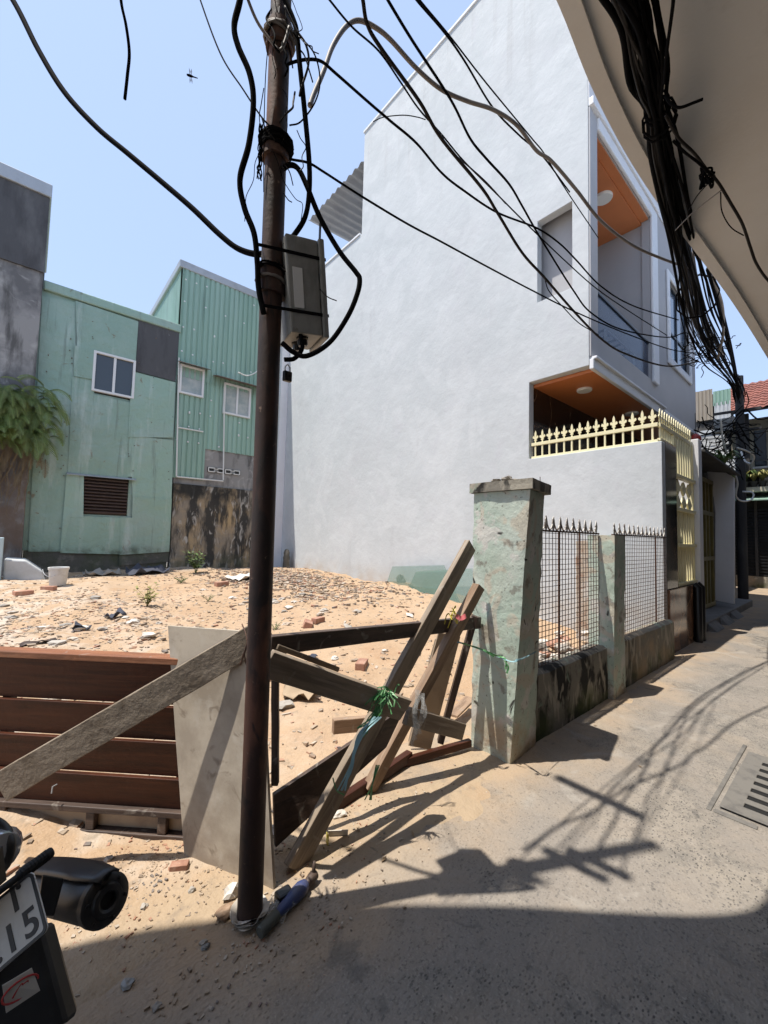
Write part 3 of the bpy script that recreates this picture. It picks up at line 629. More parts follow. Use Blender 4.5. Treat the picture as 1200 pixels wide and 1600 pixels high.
# ---------------------------------------------------------------- painted pillar and mesh fence along the alley
K['mint'] = mat('peeling mint limewash', (0.385, 0.465, 0.395), 0.92, [
    ((0.50, 0.54, 0.475), 'noise', 2.2, 0.42, 0.62, 0.8), ((0.47, 0.44, 0.36), 'warp', 3.1, 0.535, 0.585, 0.92), ((0.56, 0.54, 0.50), 'noise', 4.5, 0.55, 0.60, 0.85),
    ((0.20, 0.18, 0.15), 'noise', 6.0, 0.58, 0.64, 0.7), ((0.028, 0.026, 0.024), 'warp', 4.6, 0.66, 0.70, 0.95), ((0.36, 0.26, 0.17), 'noise', 3.5, 0.42, 0.6, 0.85, None, ('Z', 0.42, 0.12, 0.35, 4)),
    ((0.10, 0.085, 0.07), 'fine', 45, 0.66, 0.72, 0.7)],
    [('warp', 3.1, 0.7, 0.02), ('noise', 4.5, 0.6, 0.012), ('noise', 16, 0.5, 0.012)], spec=0.2)
K['mildew'] = mat('mildewed render', (0.20, 0.185, 0.155), 0.95, [
    ((0.02, 0.02, 0.019), 'noise', 3.4, 0.44, 0.54, 0.95, (1.3, 1, 0.75), ('X', 5.6, 4.6, 0.8)), ((0.36, 0.33, 0.27), 'warp', 4.5, 0.53, 0.60, 0.85, (1.5, 1, 0.5)),
    ((0.24, 0.30, 0.24), 'warp', 4, 0.62, 0.70, 0.7), ((0.06, 0.075, 0.03), 'noise', 3, 0.4, 0.55, 0.8, None, ('Z', 0.3, 0.05, 0.2, 4)), ((0.33, 0.25, 0.17), 'noise', 2.4, 0.46, 0.6, 0.7, None, ('X', 4.6, 5.4, 0.6))],
    [('noise', 8, 0.5, 0.02), ('noise', 30, 0.4, 0.008)], spec=0.2)
K['rust_wire'] = mat('rusty wire', (0.085, 0.045, 0.032), 0.75, [((0.16, 0.075, 0.04), 'noise', 30, 0.5, 0.7, 0.7)])
K['spike'] = mat('flaking spike paint', (0.10, 0.07, 0.055), 0.7, [((0.62, 0.59, 0.54), 'noise', 28, 0.40, 0.52, 0.9)])
K['stone'] = mat('rubble stone', (0.36, 0.33, 0.29), 0.95, [((0.24, 0.21, 0.18), 'noise', 8, 0.45, 0.65, 0.7)], [('noise', 20, 0.5, 0.01)], tint=0.25)
def blob(mb, c, s, seed, n=2, sq=(1,1,1)):
    """angular lump: a displaced icosphere"""
    bm = bmesh.new(); bmesh.ops.create_icosphere(bm, subdivisions=n, radius=1); c = Vector(c)
    vs = [Vector((v.co.x*sq[0], v.co.y*sq[1], v.co.z*sq[2]))*s*(1+0.75*mnoise.noise(v.co*1.3+Vector((seed*7.7, seed*3.1, 0)))) + c for v in bm.verts]
    fs = [tuple(v.index for v in f.verts) for f in bm.faces]; bm.free(); return mb.add(vs, fs)
pl = thing('fence_pillar', (2.8, 1.75, 0), 'thick square pillar with peeling mint green paint at the lot corner', 'pillar')
def worn(bl, tl, n=10, m=26, amp=0.006):
    """square shaft from four bottom and four top corners, subdivided and slightly chipped"""
    mb = MB(); P = []
    for j in range(m+1):
        t = j/m; c = [Vector(bl[k]).lerp(Vector(tl[k]), t) for k in range(4)]
        for k in range(4):
            for i in range(n):
                p = c[k].lerp(c[(k+1)%4], i/n); q = (c[0]+c[1]+c[2]+c[3])/4
                cor = 1.0 if i == 0 else 0.0
                d = mnoise.noise(p*9)*amp + mnoise.noise(p*26)*amp*0.6 - cor*abs(mnoise.noise(p*7+Vector((4,1,2))))*0.022
                o = (p-q); o.z = 0; P.append(p+o.normalized()*d)
    r = 4*n
    mb.add(P, [(j*r+i, j*r+(i+1)%r, (j+1)*r+(i+1)%r, (j+1)*r+i) for j in range(m) for i in range(r)] + [tuple(range(r))[::-1], tuple(range(m*r, (m+1)*r))]); return mb
worn([(2.60,1.61,-.05),(3.0,1.64,-.05),(3.02,1.96,-.05),(2.60,1.94,-.05)], [(2.60,1.465,1.90),(3.0,1.57,1.90),(3.02,1.96,1.90),(2.60,1.945,1.90)]).build('shaft', K['mint'], pl, smooth=35)
worn([(2.575,1.435,1.903),(3.045,1.535,1.903),(3.05,1.99,1.903),(2.575,1.975,1.903)], [(2.575,1.435,1.975),(3.045,1.535,1.975),(3.05,1.99,1.975),(2.575,1.975,1.975)], m=5).build('cap', K['mildew'], pl, smooth=35)
random.seed(3)
for i, (x, y, s) in enumerate(((2.70,1.70,.045),(2.76,1.66,.03),(2.82,1.60,.025),(2.86,1.58,.02),(2.92,1.66,.03),(2.66,1.78,.03))):
    o = blob(MB(), (x, y, 1.975+s*0.5), s, i, 2, (1.3,1,.6)).build('mortar_lump', K['stone'])
    tag(o, ['largest pale mortar lump on the left half of the pillar cap','small mortar lump just right of the largest on the pillar cap','small dark mortar crumb in the middle of the pillar cap','tiniest mortar crumb at the front right of the pillar cap','mortar lump nearest the right end of the pillar cap','mortar lump at the rear left corner of the pillar cap'][i], 'stone', 'mortar lumps on the pillar cap')
MB().box((2.90,1.555,1.97),(2.904,1.559,2.03)).build('bent_nail', K['rust_wire'], pl)

fc = thing('mesh_fence', (4.8, 1.74, 0), 'rusty spiked wire mesh fence on a low mildewed wall beside the alley', 'fence')
def lowwall(x0, x1):
    k = max(int((x1-x0)/0.07), 4); m = 9; P = []
    prof = [(1.655,-.1),(1.655,.1),(1.655,.25),(1.655,.40),(1.66,.49),(1.70,.515),(1.80,.51),(1.83,.48),(1.83,-.1)]
    for i in range(k+1):
        x = x0+(x1-x0)*i/k
        for y, z in prof:
            p = Vector((x,y,z)); P.append((x, y+mnoise.noise(p*8)*.008, z+(mnoise.noise(p*6)*.012 if z > .3 else 0)))
    mb = MB(); mb.add(P, [(i*m+j, i*m+j+1, (i+1)*m+j+1, (i+1)*m+j) for i in range(k) for j in range(m-1)] + [tuple(range(m)), tuple(range(k*m,(k+1)*m))[::-1]]); return mb
lowwall(3.022, 4.418).build('low_wall', K['mildew'], fc, smooth=40); lowwall(4.772, 6.692).build('low_wall', K['mildew'], fc, smooth=40)
worn([(4.42,1.60,-.05),(4.77,1.61,-.05),(4.77,1.85,-.05),(4.42,1.84,-.05)], [(4.42,1.58,1.62),(4.74,1.59,1.62),(4.74,1.84,1.62),(4.42,1.84,1.62)], 7, 22, .008).build('post', K['mint'], fc, smooth=35)
SP = [(-.006,0),(-.016,.03),(-.02,.06),(-.012,.095),(0,.125),(.012,.095),(.02,.06),(.016,.03),(.006,0)]
for x0, x1 in ((3.03, 4.415), (4.79, 6.685)):
    pn = MB(); nvt = int((x1-x0)/0.060); nh = int(1.12/0.046); yw = 1.735
    for i in range(nvt+1):
        x = x0+(x1-x0)*i/nvt; wob = [mnoise.noise(Vector((x*3, z*.3, 2)))*.006 for z in (0,1,2,3)]
        pn.tube([(x, yw+wob[k], .505+1.12*k/3) for k in range(4)], 0.0032, 4)
    for j in range(nh+1):
        z = .515+1.10*j/nh; pn.tube([(x0+(x1-x0)*k/4, yw+.005+mnoise.noise(Vector((k, z*3, 5)))*.006, z+mnoise.noise(Vector((k*.9, z*5, 1)))*.004) for k in range(5)], 0.0032, 4)
    pnl = pn.build('wire_mesh', K['rust_wire'], fc, fix=False)
    for t in (0.10, 0.42, 0.72) if x0 < 4 else (0.12, 0.80):
        x = x0+(x1-x0)*t; MB().tube([(x, yw+.02, .5), (x, yw+.02, 1.63)], 0.010, 6).build('upright_bar', K['rust_wire'], fc)
    MB().box((x0, yw-.012, 1.625), (x1, yw+.012, 1.64)).build('top_bar', K['rust_wire'], fc)
    ns = 11 if x0 < 4 else 13
    for i in range(ns):
        x = x0+.05+(x1-x0-.1)*i/(ns-1); xs = (x1-x0-.1)/(ns-1)
        sp = MB().prism([(x+a*1.15, yw-.004, 1.64+b) for a, b in SP], (0,.008,0)).build('spike', K['spike'], fc)
        if i < ns-1: MB().tube([(x+.012+(xs-.024)*k/8, yw, 1.70-.055*math.sin(math.pi*k/8)) for k in range(9)], .007, 5).build('scroll', K['spike'], fc)

# ---------------------------------------------------------------- steel pole
K['rust_pole'] = mat('rusty painted pole', (0.050, 0.023, 0.016), 0.68, [
    ((0.022, 0.014, 0.012), 'noise', 5, 0.46, 0.62, 0.9, (1, 1, 0.45)), ((0.17, 0.068, 0.038), 'noise', 4.5, 0.50, 0.60, 0.85, (1, 1, 0.3)), ((0.02, 0.013, 0.011), 'warp', 7, 0.55, 0.62, 0.9, (1, 1, 0.5)), ((0.30, 0.20, 0.15), 'noise', 30, 0.66, 0.74, 0.6)],
    [('noise', 12, 0.4, 0.006), ('noise', 50, 0.3, 0.003)])
K['cable'] = mat('black cable', (0.007, 0.007, 0.008), 0.8, spec=0.02)
K['cable_grey'] = mat('weathered grey cable', (0.17, 0.15, 0.135), 0.6, [((0.10, 0.09, 0.085), 'noise', 6, 0.45, 0.65, 0.8)])
K['cable_brown'] = mat('weathered dark cable', (0.022, 0.019, 0.018), 0.6, [((0.05, 0.045, 0.04), 'noise', 8, 0.5, 0.7, 0.6)], spec=0.15)
PB, PT = Vector((0.765, 1.645, 0)), Vector((0.675, 1.525, 3.8))
def pole_at(z): return PB + (PT-PB)*(z/3.8)
po = thing('utility_pole', PB, 'rusty brown steel pole wrapped with cables in front of the lot', 'pole')
MB().tube([pole_at(-.3+6.2*i/40) for i in range(41)], [0.050-0.0003*i for i in range(41)], 20).build('shaft', K['rust_pole'], po, smooth=40)
UPS = Vector((-0.322, 0.122, 1.0))
def over(px, py, z): return at(px, py, Z=0) + UPS*z      # the thing at height z whose shadow falls on this spot of the alley
MB().beam(over(868, 1213, 5.45), over(1003, 1276, 5.45), .06, .06).build('crossarm', K['rust_pole'], po)
for a, b in (((848,1325),(950,1376)), ((884,1325),(985,1372))): MB().beam(over(*a, 4.4), over(*b, 4.4), .045, .05).build('bracket_arm', K['rust_pole'], po)
for z in (3.62, 3.15, 2.58): MB().tube([pole_at(z)-Vector((0,0,.05)), pole_at(z)+Vector((0,0,.05))], 0.0555, 20).build('clamp_band', K['rust_wire'] if z != 2.58 else K['rust_pole'], po, smooth=40)
def wrap(z, h, turns, r, m='cable', jit=.012):
    n = turns*14; pts = []
    for i in range(n):
        a = 2*math.pi*i/14; p = pole_at(z+h*mnoise.noise(Vector((i*.13, z, 0)))*.8); rr = 0.053+r+jit*abs(mnoise.noise(Vector((i*.21, z*3, 4))))
        pts.append(p+Vector((math.cos(a)*rr, math.sin(a)*rr, 0)))
    return MB().tube(pts, r, 5).build('wire_wrap', K[m], po, smooth=1)
wrap(3.15, .06, 6, .005); wrap(3.17, .05, 5, .006, jit=.02); wrap(2.58, .03, 3, .005, 'cable_grey'); wrap(3.62, .05, 4, .006, 'cable_grey'); wrap(2.62,.06,3,.004)

# meter box strapped to the pole
K['box_metal'] = mat('grey painted steel box', (0.27, 0.275, 0.265), 0.5, [((0.12, 0.12, 0.115), 'noise', 5, 0.46, 0.62, 0.85, (1,1,.5)), ((0.12, 0.08, 0.05), 'noise', 11, 0.66, 0.72, 0.7)])
bx = thing('meter_box', pole_at(2.37), 'grey steel electrical box strapped to the rusty pole', 'electrical box')
a_ = Vector((0.86, -0.20, 0)).normalized(); b_ = Vector((0.20, 0.86, 0)).normalized()
c0 = pole_at(2.57)+a_*0.050-b_*0.06
Mx = Matrix((a_, b_, Vector((0,0,1)))).transposed().to_4x4(); Mx.translation = c0
Mx = Mx @ Matrix.Rotation(R(-7), 4, 'Y') @ Matrix.Rotation(R(4), 4, 'X')
def L_(mb, nm, m, par=bx, **k): return mb.build(nm, K[m], par, M=Mx, **k)
L_(MB().box((0,-.02,-.20),(.135,.17,.19)), 'body', 'box_metal', bevel=.006)
L_(MB().box((.137,-.028,-.208),(.162,.178,.198)), 'door', 'box_metal', bevel=.006)
L_(MB().box((.02,-.024,-.10),(.06,-.0205,.06)), 'label_plate', 'aluminium')
for y in (.03, .10): L_(MB().lathe([(.018,-.235),(.022,-.225),(.022,-.21),(.026,-.208),(.026,-.2)], (.06,y,0), n=12), 'cable_gland', 'black_pipe', smooth=40)
L_(MB().box((.163,.02,-.02),(.172,.05,.03)), 'latch', 'dark_metal')
for z in (-.12,.11): L_(MB().box((-.11,-.024,z),(.166,-.0205,z+.012)), 'strap', 'cable')
pk = MB(); p = at(449, 585, D=1.68)
lk = thing('padlock', p, 'small black padlock hanging below the meter box', 'padlock')
MB().box((p.x-.018,p.y-.01,p.z-.03),(p.x+.018,p.y+.01,p.z+.012)).build('lock_body', K['black_pipe'], lk, bevel=.004)
MB().tube([(p.x-.011,p.y,p.z+.012),(p.x-.011,p.y,p.z+.03),(p.x,p.y,p.z+.042),(p.x+.011,p.y,p.z+.03),(p.x+.011,p.y,p.z+.012)],.003,6).build('shackle', K['aluminium'], lk)

# ---------------------------------------------------------------- overhead cables
def cable(path, d0, d1, r, label, m='cable', group='cables strung from the pole', n=10, ds=None, name='cable'):
    """path in photo points; distance runs from d0 to d1 as along a straight span (ds gives it point by point instead)"""
    k = len(path); L = [0]
    for i in range(1, k): L.append(L[-1]+math.dist(path[i], path[i-1]))
    pts = [at(*p, D=(ds[i] if ds else 1/((1-L[i]/L[-1])/d0+(L[i]/L[-1])/d1))) for i, p in enumerate(path)]
    o = MB().tube(crom(pts, n), r, 8).build(name, K[m], smooth=1)
    return tag(o, label, 'cable', group)
cable([(-40,-90),(20,0),(60,78),(100,143),(150,198),(200,240),(250,282),(300,325),(345,368),(375,390),(408,397),(440,385)], 2.1, 1.70, .0125, 'thick black cable sagging from upper left down to the pole')
cable([(385,-60),(375,0),(366,40),(372,72),(390,115),(396,160),(389,225),(375,280),(382,325),(397,365),(402,410),(404,450),(412,490)], 1.60, 1.64, .0115, 'thick black cable snaking down along the left side of the pole')
cable([(295,-60),(313,0),(345,85),(380,140),(408,182),(425,200)], 2.0, 1.66, .0035, 'thin black wire slanting to the pole from the top edge')
cable([(186,-60),(189,0),(197,40),(202,82),(199,118),(195,155)], 1.3, 1.3, .0045, 'loose flat black wire end dangling in the open sky', group=None)
cable([(432,-30),(458,30),(464,55),(468,97),(476,174),(483,252),(483,302),(476,341),(456,372),(445,384)], 1.66, 1.68, .0105, 'black cable running down the right side of the pole to the box top')
cable([(438,268),(452,258),(466,264),(480,292),(500,340),(530,392),(556,425),(562,437),(558,460),(543,495),(515,535),(480,556),(458,550),(441,536)], 1.70, 1.66, .0105, 'black cable making a wide loop right of the meter box')
cable([(464,500),(470,525),(472,545),(460,560),(444,562)], 1.72, 1.66, .009, 'short black cable bending out of the box bottom')
cable([(380,-20),(400,30),(420,60),(436,78),(444,68),(452,42)], 1.62, 1.66, .006, 'grey cable hooked round the pole near the top', 'cable_grey')
cable([(445,10),(462,45),(478,70),(482,100),(470,140),(468,150)], 1.64, 1.66, .0045, 'thin cable hanging by the pole head', 'cable_brown')
cable([(460,50),(490,82),(500,125),(492,160),(470,190),(452,196)], 1.66, 1.68, .003, 'thin wire loop right of the pole head')
cable([(424,30),(418,80),(414,140),(412,240),(412,300)], 1.66, 1.67, .002, 'hair thin wire running straight down the pole')
cable([(484,165),(490,148),(506,110),(520,72),(540,42),(560,32),(585,42),(610,62),(650,106),(690,140),(730,158),(772,172),(808,196),(838,235),(862,252),(900,296),(940,346),(990,384),(1045,408),(1078,418)], 1.85, 4.0, .0112, 'thick weathered grey cable arching from a cut end across to the bundle', 'cable_grey')
cable([(560,-40),(567,0),(574,38),(595,75),(655,158),(690,217),(753,294),(777,332),(816,395),(851,434),(899,489),(940,530),(978,553),(1042,572),(1092,565)], 1.7, 5.4, .009, 'thick black cable crossing diagonally in front of the pale wall', 'cable_brown')
cable([(590,-30),(606,0),(644,63),(690,133),(711,168),(735,217),(760,248),(795,287),(816,322),(844,371),(896,454),(924,489),(972,515),(1042,527),(1070,519)], 1.7, 5.2, .0065, 'black cable crossing the wall opening of the pale house')
cable([(630,-30),(651,0),(693,49),(725,94),(770,168),(812,212),(847,243),(890,300)], 1.9, 3.6, .0055, 'thin black cable meeting the grey one before the pale wall')
cable([(640,-20),(664,10),(704,58),(760,130),(830,215),(851,241),(880,290),(935,372)], 1.9, 3.8, .004, 'thin wire just above its twin before the pale wall')
cable([(500,-20),(515,0),(550,42),(592,80),(627,130),(655,171),(690,210),(725,252),(777,304),(830,357),(890,414),(931,450),(978,483),(1042,524)], 1.8, 5.0, .0045, 'thin black cable straight across the middle of the pale wall')
cable([(432,110),(456,98),(480,93),(502,96),(525,115),(575,159),(610,189),(651,224),(690,270),(725,298),(777,332),(840,357),(875,381),(900,406),(940,448),(990,478),(1060,500)], 1.68, 5.0, .006, 'twisted pair cable from the pole head to the bundle')
cable([(430,245),(460,250),(483,255),(508,270),(567,308),(637,350),(690,378),(760,416),(830,453),(896,486),(978,521),(1048,546),(1090,552)], 1.68, 5.3, .005, 'lowest thin cable from the pole across the pale wall')
cable([(583,190),(600,183),(630,180),(652,183),(665,187)], 2.3, 2.3, .0025, 'short stiff wire tip sticking out before the pale wall')
cable([(690,210),(700,232),(730,258),(760,285),(790,318)], 2.3, 2.7, .004, 'short thin cable slung under the diagonal cables', 'cable_brown')
cable([(851,434),(858,455),(880,480),(905,505),(935,523)], 3.1, 3.8, .004, 'slack wire hanging below the opening of the pale house')
random.seed(31)
tw = thing('wire_tail', at(408, 230, D=1.64), 'frayed twist of black wire hanging left of the pole', 'wire')
for k in range(6):
    pts = [at(408+3*math.sin(i*1.3+k*2)+random.uniform(-1.5,1.5)-i*.3, 195+i*9.5+random.uniform(-2,2), D=1.63+.006*math.cos(i*1.3+k*2)) for i in range(10)]
    MB().tube(crom(pts, 4), .0024, 5).build('strand', K['cable'], tw, smooth=1)
for i, (a, b, c) in enumerate((((440,252),(452,268),(458,290)), ((442,300),(450,312),(456,316)), ((500,452),(512,464),(526,470)), ((408,400),(420,412),(436,396)), ((428,392),(442,420),(470,440)))):
    tag(MB().tube(crom([at(*a, D=1.68), at(*b, D=1.67), at(*c, D=1.69)], 6), .0022, 5).build('wire_end', K['cable_brown'], smooth=1), 'short loose wire end curling off the cables near the pole', 'wire', 'loose wire ends near the pole')

wt = thing('wire_tangle', at(440, 60, D=1.66), 'loose tangle of thin wires round the head of the rusty pole', 'wire tangle')
random.seed(303)
for k in range(16):
    x, y = random.uniform(408,470), random.uniform(-20,240); pts = []; dx, dy = random.uniform(-14,20), random.uniform(8,30)
    for i in range(6):
        pts.append(at(x, y, D=1.66+.035*math.sin(k+i))); x += dx*random.uniform(-.4,1)+random.uniform(-9,9); y += dy*random.uniform(.3,1.1)
    MB().tube(crom(pts, 5), random.choice([.0016,.002,.003,.004]), 5).build('strand', K[random.choice(['cable','cable_brown','cable'])], wt, smooth=1)
# the heavy bundle under the balcony slab
BP = [(940,-90,1.35),(985,0,1.55),(1010,95,1.80),(1032,200,2.15),(1052,320,2.75),(1078,420,3.8),(1100,500,5.3),(1128,560,7.6),(1152,604,10.8),(1156,622,11.9)]
axis = crom([at(a, b, D=d) for a, b, d in BP], 6)
bu = thing('cable_bundle', axis[8], 'heavy sagging bundle of black cables under the concrete balcony slab', 'cable bundle')
na = len(axis)
random.seed(515)
def bundle_r(t):   # loose spread along the run: wide near the eye, pinched at the ties
    pinch = 1-0.42*math.exp(-((t-.30)/.035)**2)-0.3*math.exp(-((t-.86)/.06)**2)
    return (0.068+0.034*t)*pinch*(1+0.9*sm(.45,.68,t)*(1-sm(.72,.86,t))+ .55*sm(.5,.85,t))
for k in range(38):
    a0 = random.uniform(0, 6.28); rr = math.sqrt(random.uniform(.02, 1)); tw_ = random.uniform(-1.6, 1.6); pts = []
    for i, p in enumerate(axis):
        t = i/(na-1); d = (axis[min(i+1,na-1)]-axis[max(i-1,0)]).normalized(); s = d.cross(Vector((0,0,1))).normalized(); u = s.cross(d)
        a = a0+tw_*t+mnoise.noise(Vector((k*1.7, t*5, 0)))*.9; q = rr*bundle_r(t)*(1+.35*mnoise.noise(Vector((k*3.1, t*7, 2))))
        sag = random.uniform(0,.0) if k % 6 else .16*math.sin(math.pi*sm(.45,.95,t))
        pts.append(p+s*q*math.cos(a)+u*q*math.sin(a)*1.15-Vector((0,0,sag)))
    MB().tube(pts, random.choice([.005,.006,.0075,.009,.011]), 6).build('strand', K['cable_grey'] if k % 12 == 5 else K['cable_brown'] if k % 3 == 1 else K['cable'], bu, smooth=1)
for t in (.30, .33, .62, .86):
    i = int(t*(na-1)); p = axis[i]; d = (axis[i+1]-axis[i-1]).normalized(); s = d.cross(Vector((0,0,1))).normalized(); u = s.cross(d); r_ = bundle_r(t)*1.15
    MB().tube([p+s*r_*math.cos(j*.7)+u*r_*math.sin(j*.7)*1.15+d*.004*j for j in range(20)], .006, 5).build('tie', K['cable'], bu, smooth=1)
for k in range(46):   # curls where the bundle frays before the far pole
    c = at(1098+random.gauss(0,16), 548+random.gauss(0,20), D=random.uniform(5.4,7.2)); pts = [c]
    d = Vector((random.uniform(-1,1), random.uniform(-1,1), random.uniform(-1,1))).normalized()
    for i in range(9):
        d = (d+Vector((random.uniform(-1,1), random.uniform(-1,1), random.uniform(-1,1)))*.8).normalized(); pts.append(pts[-1]+d*.032)
    MB().tube(crom(pts, 4), .006, 5).build('frayed_wire', K['cable'], bu, smooth=1)
def branch(path, d0, d1, r, label, m='cable'): return cable(path, d0, d1, r, label, m, 'side wires of the bundle')
branch([(1052,-10),(1051,12),(1042,80),(1038,130)], 1.4, 1.75, .006, 'black wire rising from the bundle to the top edge')
branch([(1040,150),(1048,162),(1062,168),(1085,160),(1098,155)], 1.8, 1.75, .006, 'stub of black wire poking right from the first bundle tie')
branch([(1040,180),(1060,215),(1085,240),(1104,265),(1122,285),(1142,318),(1160,350),(1172,385),(1182,412),(1200,438),(1225,460)], 1.9, 2.5, .007, 'dark wire leaving the bundle and hanging under the slab at right', 'cable_brown')
branch([(1052,220),(1070,238),(1092,255),(1112,275)], 1.95, 2.05, .006, 'short wire from the bundle to the knotted tie')
branch([(1075,330),(1090,305),(1108,285)], 2.4, 2.1, .003, 'thin string from the bundle up to the knotted tie')
branch([(1055,360),(1085,330),(1126,298)], 2.6, 2.15, .003, 'pale string crossing in front of the bundle', 'cable_grey')
branch([(1126,300),(1128,330),(1142,355),(1162,368)], 2.2, 2.3, .003, 'thin wire drooping under the slab from the knotted tie')
branch([(1052,300),(1066,380),(1060,470),(1075,540)], 2.6, 4.2, .005, 'slack black wire hanging apart from the bundle')
branch([(1112,430),(1128,475),(1130,520),(1122,560)], 5.0, 6.0, .016, 'thick grey cable loop beside the bundle near the far pole', 'cable_grey')
branch([(1108,420),(1122,470),(1140,540),(1150,590),(1154,620)], 5.0, 11.5, .035, 'thick black cable slanting down to the far pole')
branch([(1082,395),(1098,500),(1130,555)], 4.0, 7.0, .012, 'pale grey cable running along the bundle', 'cable_grey')
kn = thing('wire_knot', at(1105, 280, D=2.1), 'knotted black wire tie hanging off the bundle under the slab', 'wire')
for k in range(5):
    pts = [at(1105+13*math.cos(i*1.1+k)*random.uniform(.5,1), 272+random.uniform(-10,24), D=2.1+.02*math.sin(i*1.1)) for i in range(7)]
    MB().tube(crom(pts, 4), .005, 5).build('strand', K['cable'], kn, smooth=1)
# ---------------------------------------------------------------- barricade of boards across the lot entrance
def wood(name, c, dark, light, rough=.75, mud=.5, **k):
    return mat(name, c, rough, [(dark, 'noise', 7, 0.46, 0.64, 0.8, (0.25, 3, 3)), (light, 'noise', 16, 0.52, 0.68, 0.6, (0.15, 3, 3)), ((0.30, 0.27, 0.23), 'warp', 9, 0.62, 0.70, mud), (tuple(v*.45 for v in c), 'noise', 5, 0.56, 0.66, 0.7, (0.4, 2, 2))],
               [('noise', 20, 0.35, 0.006, (0.12, 3, 3)), ('warp', 12, 0.3, 0.008)], coord='object', tint=.12, **k)
K['wood_red'] = wood('red-brown varnished board', (0.060, 0.0175, 0.0075), (0.028, 0.0085, 0.0045), (0.10, 0.032, 0.0135), .5, .0, spec=.25)
K['wood_red_lit'] = wood('sunlit orange-brown rail', (0.27, 0.105, 0.045), (0.16, 0.06, 0.028), (0.36, 0.17, 0.09), .6)  # gate wood again, brighter and more orange: sun on the top rail painted in
K['wood_dark'] = wood('dark brown timber', (0.065, 0.042, 0.032), (0.03, 0.02, 0.017), (0.12, 0.08, 0.058), .6)
K['wood_grey'] = wood('weathered grey-brown plank', (0.235, 0.185, 0.135), (0.13, 0.098, 0.07), (0.36, 0.30, 0.235))
K['wood_tan'] = wood('tan timber', (0.30, 0.20, 0.13), (0.17, 0.11, 0.07), (0.42, 0.31, 0.22))
K['wood_mud'] = mat('muddy plank', (0.245, 0.20, 0.15), .92, [((0.15, 0.115, 0.08), 'noise', 9, .48, .64, .8), ((0.31, 0.255, 0.195), 'noise', 7, .52, .66, .7), ((.10,.075,.055), 'cell', 22, .2, .1, .6)],
                    [('noise', 14, .7, .012), ('noise', 45, .5, .005)], coord='object')
K['board'] = mat('cement fibre board', (0.43, 0.375, 0.30), .9, [((0.31, 0.262, 0.205), 'noise', 3.5, .44, .60, .85), ((0.47, 0.43, 0.37), 'noise', 8, .55, .7, .6), ((.19,.15,.11), 'warp', 7, .62, .70, .7), ((.20,.15,.11), 'noise', 5, .35, .55, .6, None, ('Z', .35, .0, .3, 5))],
                 [('noise', 30, .25, .004)])
K['plyback'] = mat('pale plywood', (0.33, 0.25, 0.17), .85, [((.22,.16,.11), 'noise', 6, .48, .66, .8)], [('noise', 20, .3, .005)])
def plank(p0, p1, w, t, m, label, up=(0,0,1), name='plank', cat='plank', group='boards of the barricade', bev=.004, seg=14, warp=.004):
    """board from p0 to p1: w across (near 'up'), t thick; slightly warped and chipped"""
    p0, p1 = Vector(p0), Vector(p1); L = (p1-p0).length
    if up == 'face': up = ((p0+p1)/2-EYE).cross(p1-p0); up = up if up.z > 0 else -up      # broad side turned to the alley
    if up == 'street': up = Vector((.05,-1,-.02)).cross(p1-p0); up = up if up.z > 0 else -up   # broad side square to the alley
    M = frame(p0, p1, up); P = []; sd = random.uniform(0, 50)
    for i in range(seg+1):
        x = L*i/seg; dz = mnoise.noise(Vector((x*1.2, sd, 0)))*warp; dy = mnoise.noise(Vector((x*1.2, sd, 5)))*warp; e = [mnoise.noise(Vector((x*9, sd, q)))*.0025 for q in range(4)]
        xo = (mnoise.noise(Vector((sd, i, 1)))*.012 if i in (0, seg) else 0)
        P += [(x+xo, -t/2+dy, -w/2+dz+e[0]), (x-xo, t/2+dy, -w/2+dz+e[1]), (x-xo*.5, t/2+dy, w/2+dz+e[2]), (x+xo*.7, -t/2+dy, w/2+dz+e[3])]
    mb = MB(); mb.add(P, [(4*i+k, 4*i+(k+1)%4, 4*i+4+(k+1)%4, 4*i+4+k) for i in range(seg) for k in range(4)] + [(3,2,1,0), (4*seg,4*seg+1,4*seg+2,4*seg+3)])
    o = mb.build(name, K[m], M=M, bevel=bev); return tag(o, label, cat, group)
random.seed(12)
# low gate of red-brown boards
g0, g1 = Vector((0.70, 2.27, 0)), Vector((-0.95, 3.88, 0)); gd = (g1-g0).normalized(); gn = Vector((gd.y, -gd.x, 0))
if gn.dot(-g0) < 0: gn = -gn
gate = thing('board_gate', g0.lerp(g1, .4), 'low gate of wide red-brown boards closing the lot at left', 'gate')
gate_z = -0.02
Lg = (g1-g0).length
def gbeam(z0, z1, t0, t1, x0, x1, m, nm):
    M = frame(g1, g0); M.translation.z = 0    # local X runs left to right in the picture, local -Y faces the alley
    return MB().box((x0, t0, z0), (x1, t1, z1)).build(nm, K[m], gate, M=M, bevel=.004)
gbeam(.862, .895, -.035, .05, 0, Lg, 'wood_red_lit', 'top_rail')
for z0, z1 in ((.648,.860),(.470,.645),(.292,.467),(.133,.289)):
    M = frame(g1, g0); mb = MB()
    mb.hexa([(0,.001,z0),(Lg,.001,z0),(Lg,.027,z0),(0,.027,z0),(0,-.022,z1),(Lg,-.022,z1),(Lg,.004,z1),(0,.004,z1)]); mb.build('board', K['wood_red'], gate, M=M, bevel=.003)
gbeam(.105, .133, -.03, .03, 0, Lg, 'wood_dark', 'lower_rail'); gbeam(-.03, .02, -.03, .03, 0, Lg, 'wood_dark', 'bottom_rail')
gbeam(.02, .105, .012, .02, 0, Lg, 'plyback', 'back_panel')
for x in (.35, .83, 1.30, 1.78, 2.16): gbeam(.021, .104, -.025, .010, x, x+.045, 'wood_dark', 'stub_post')
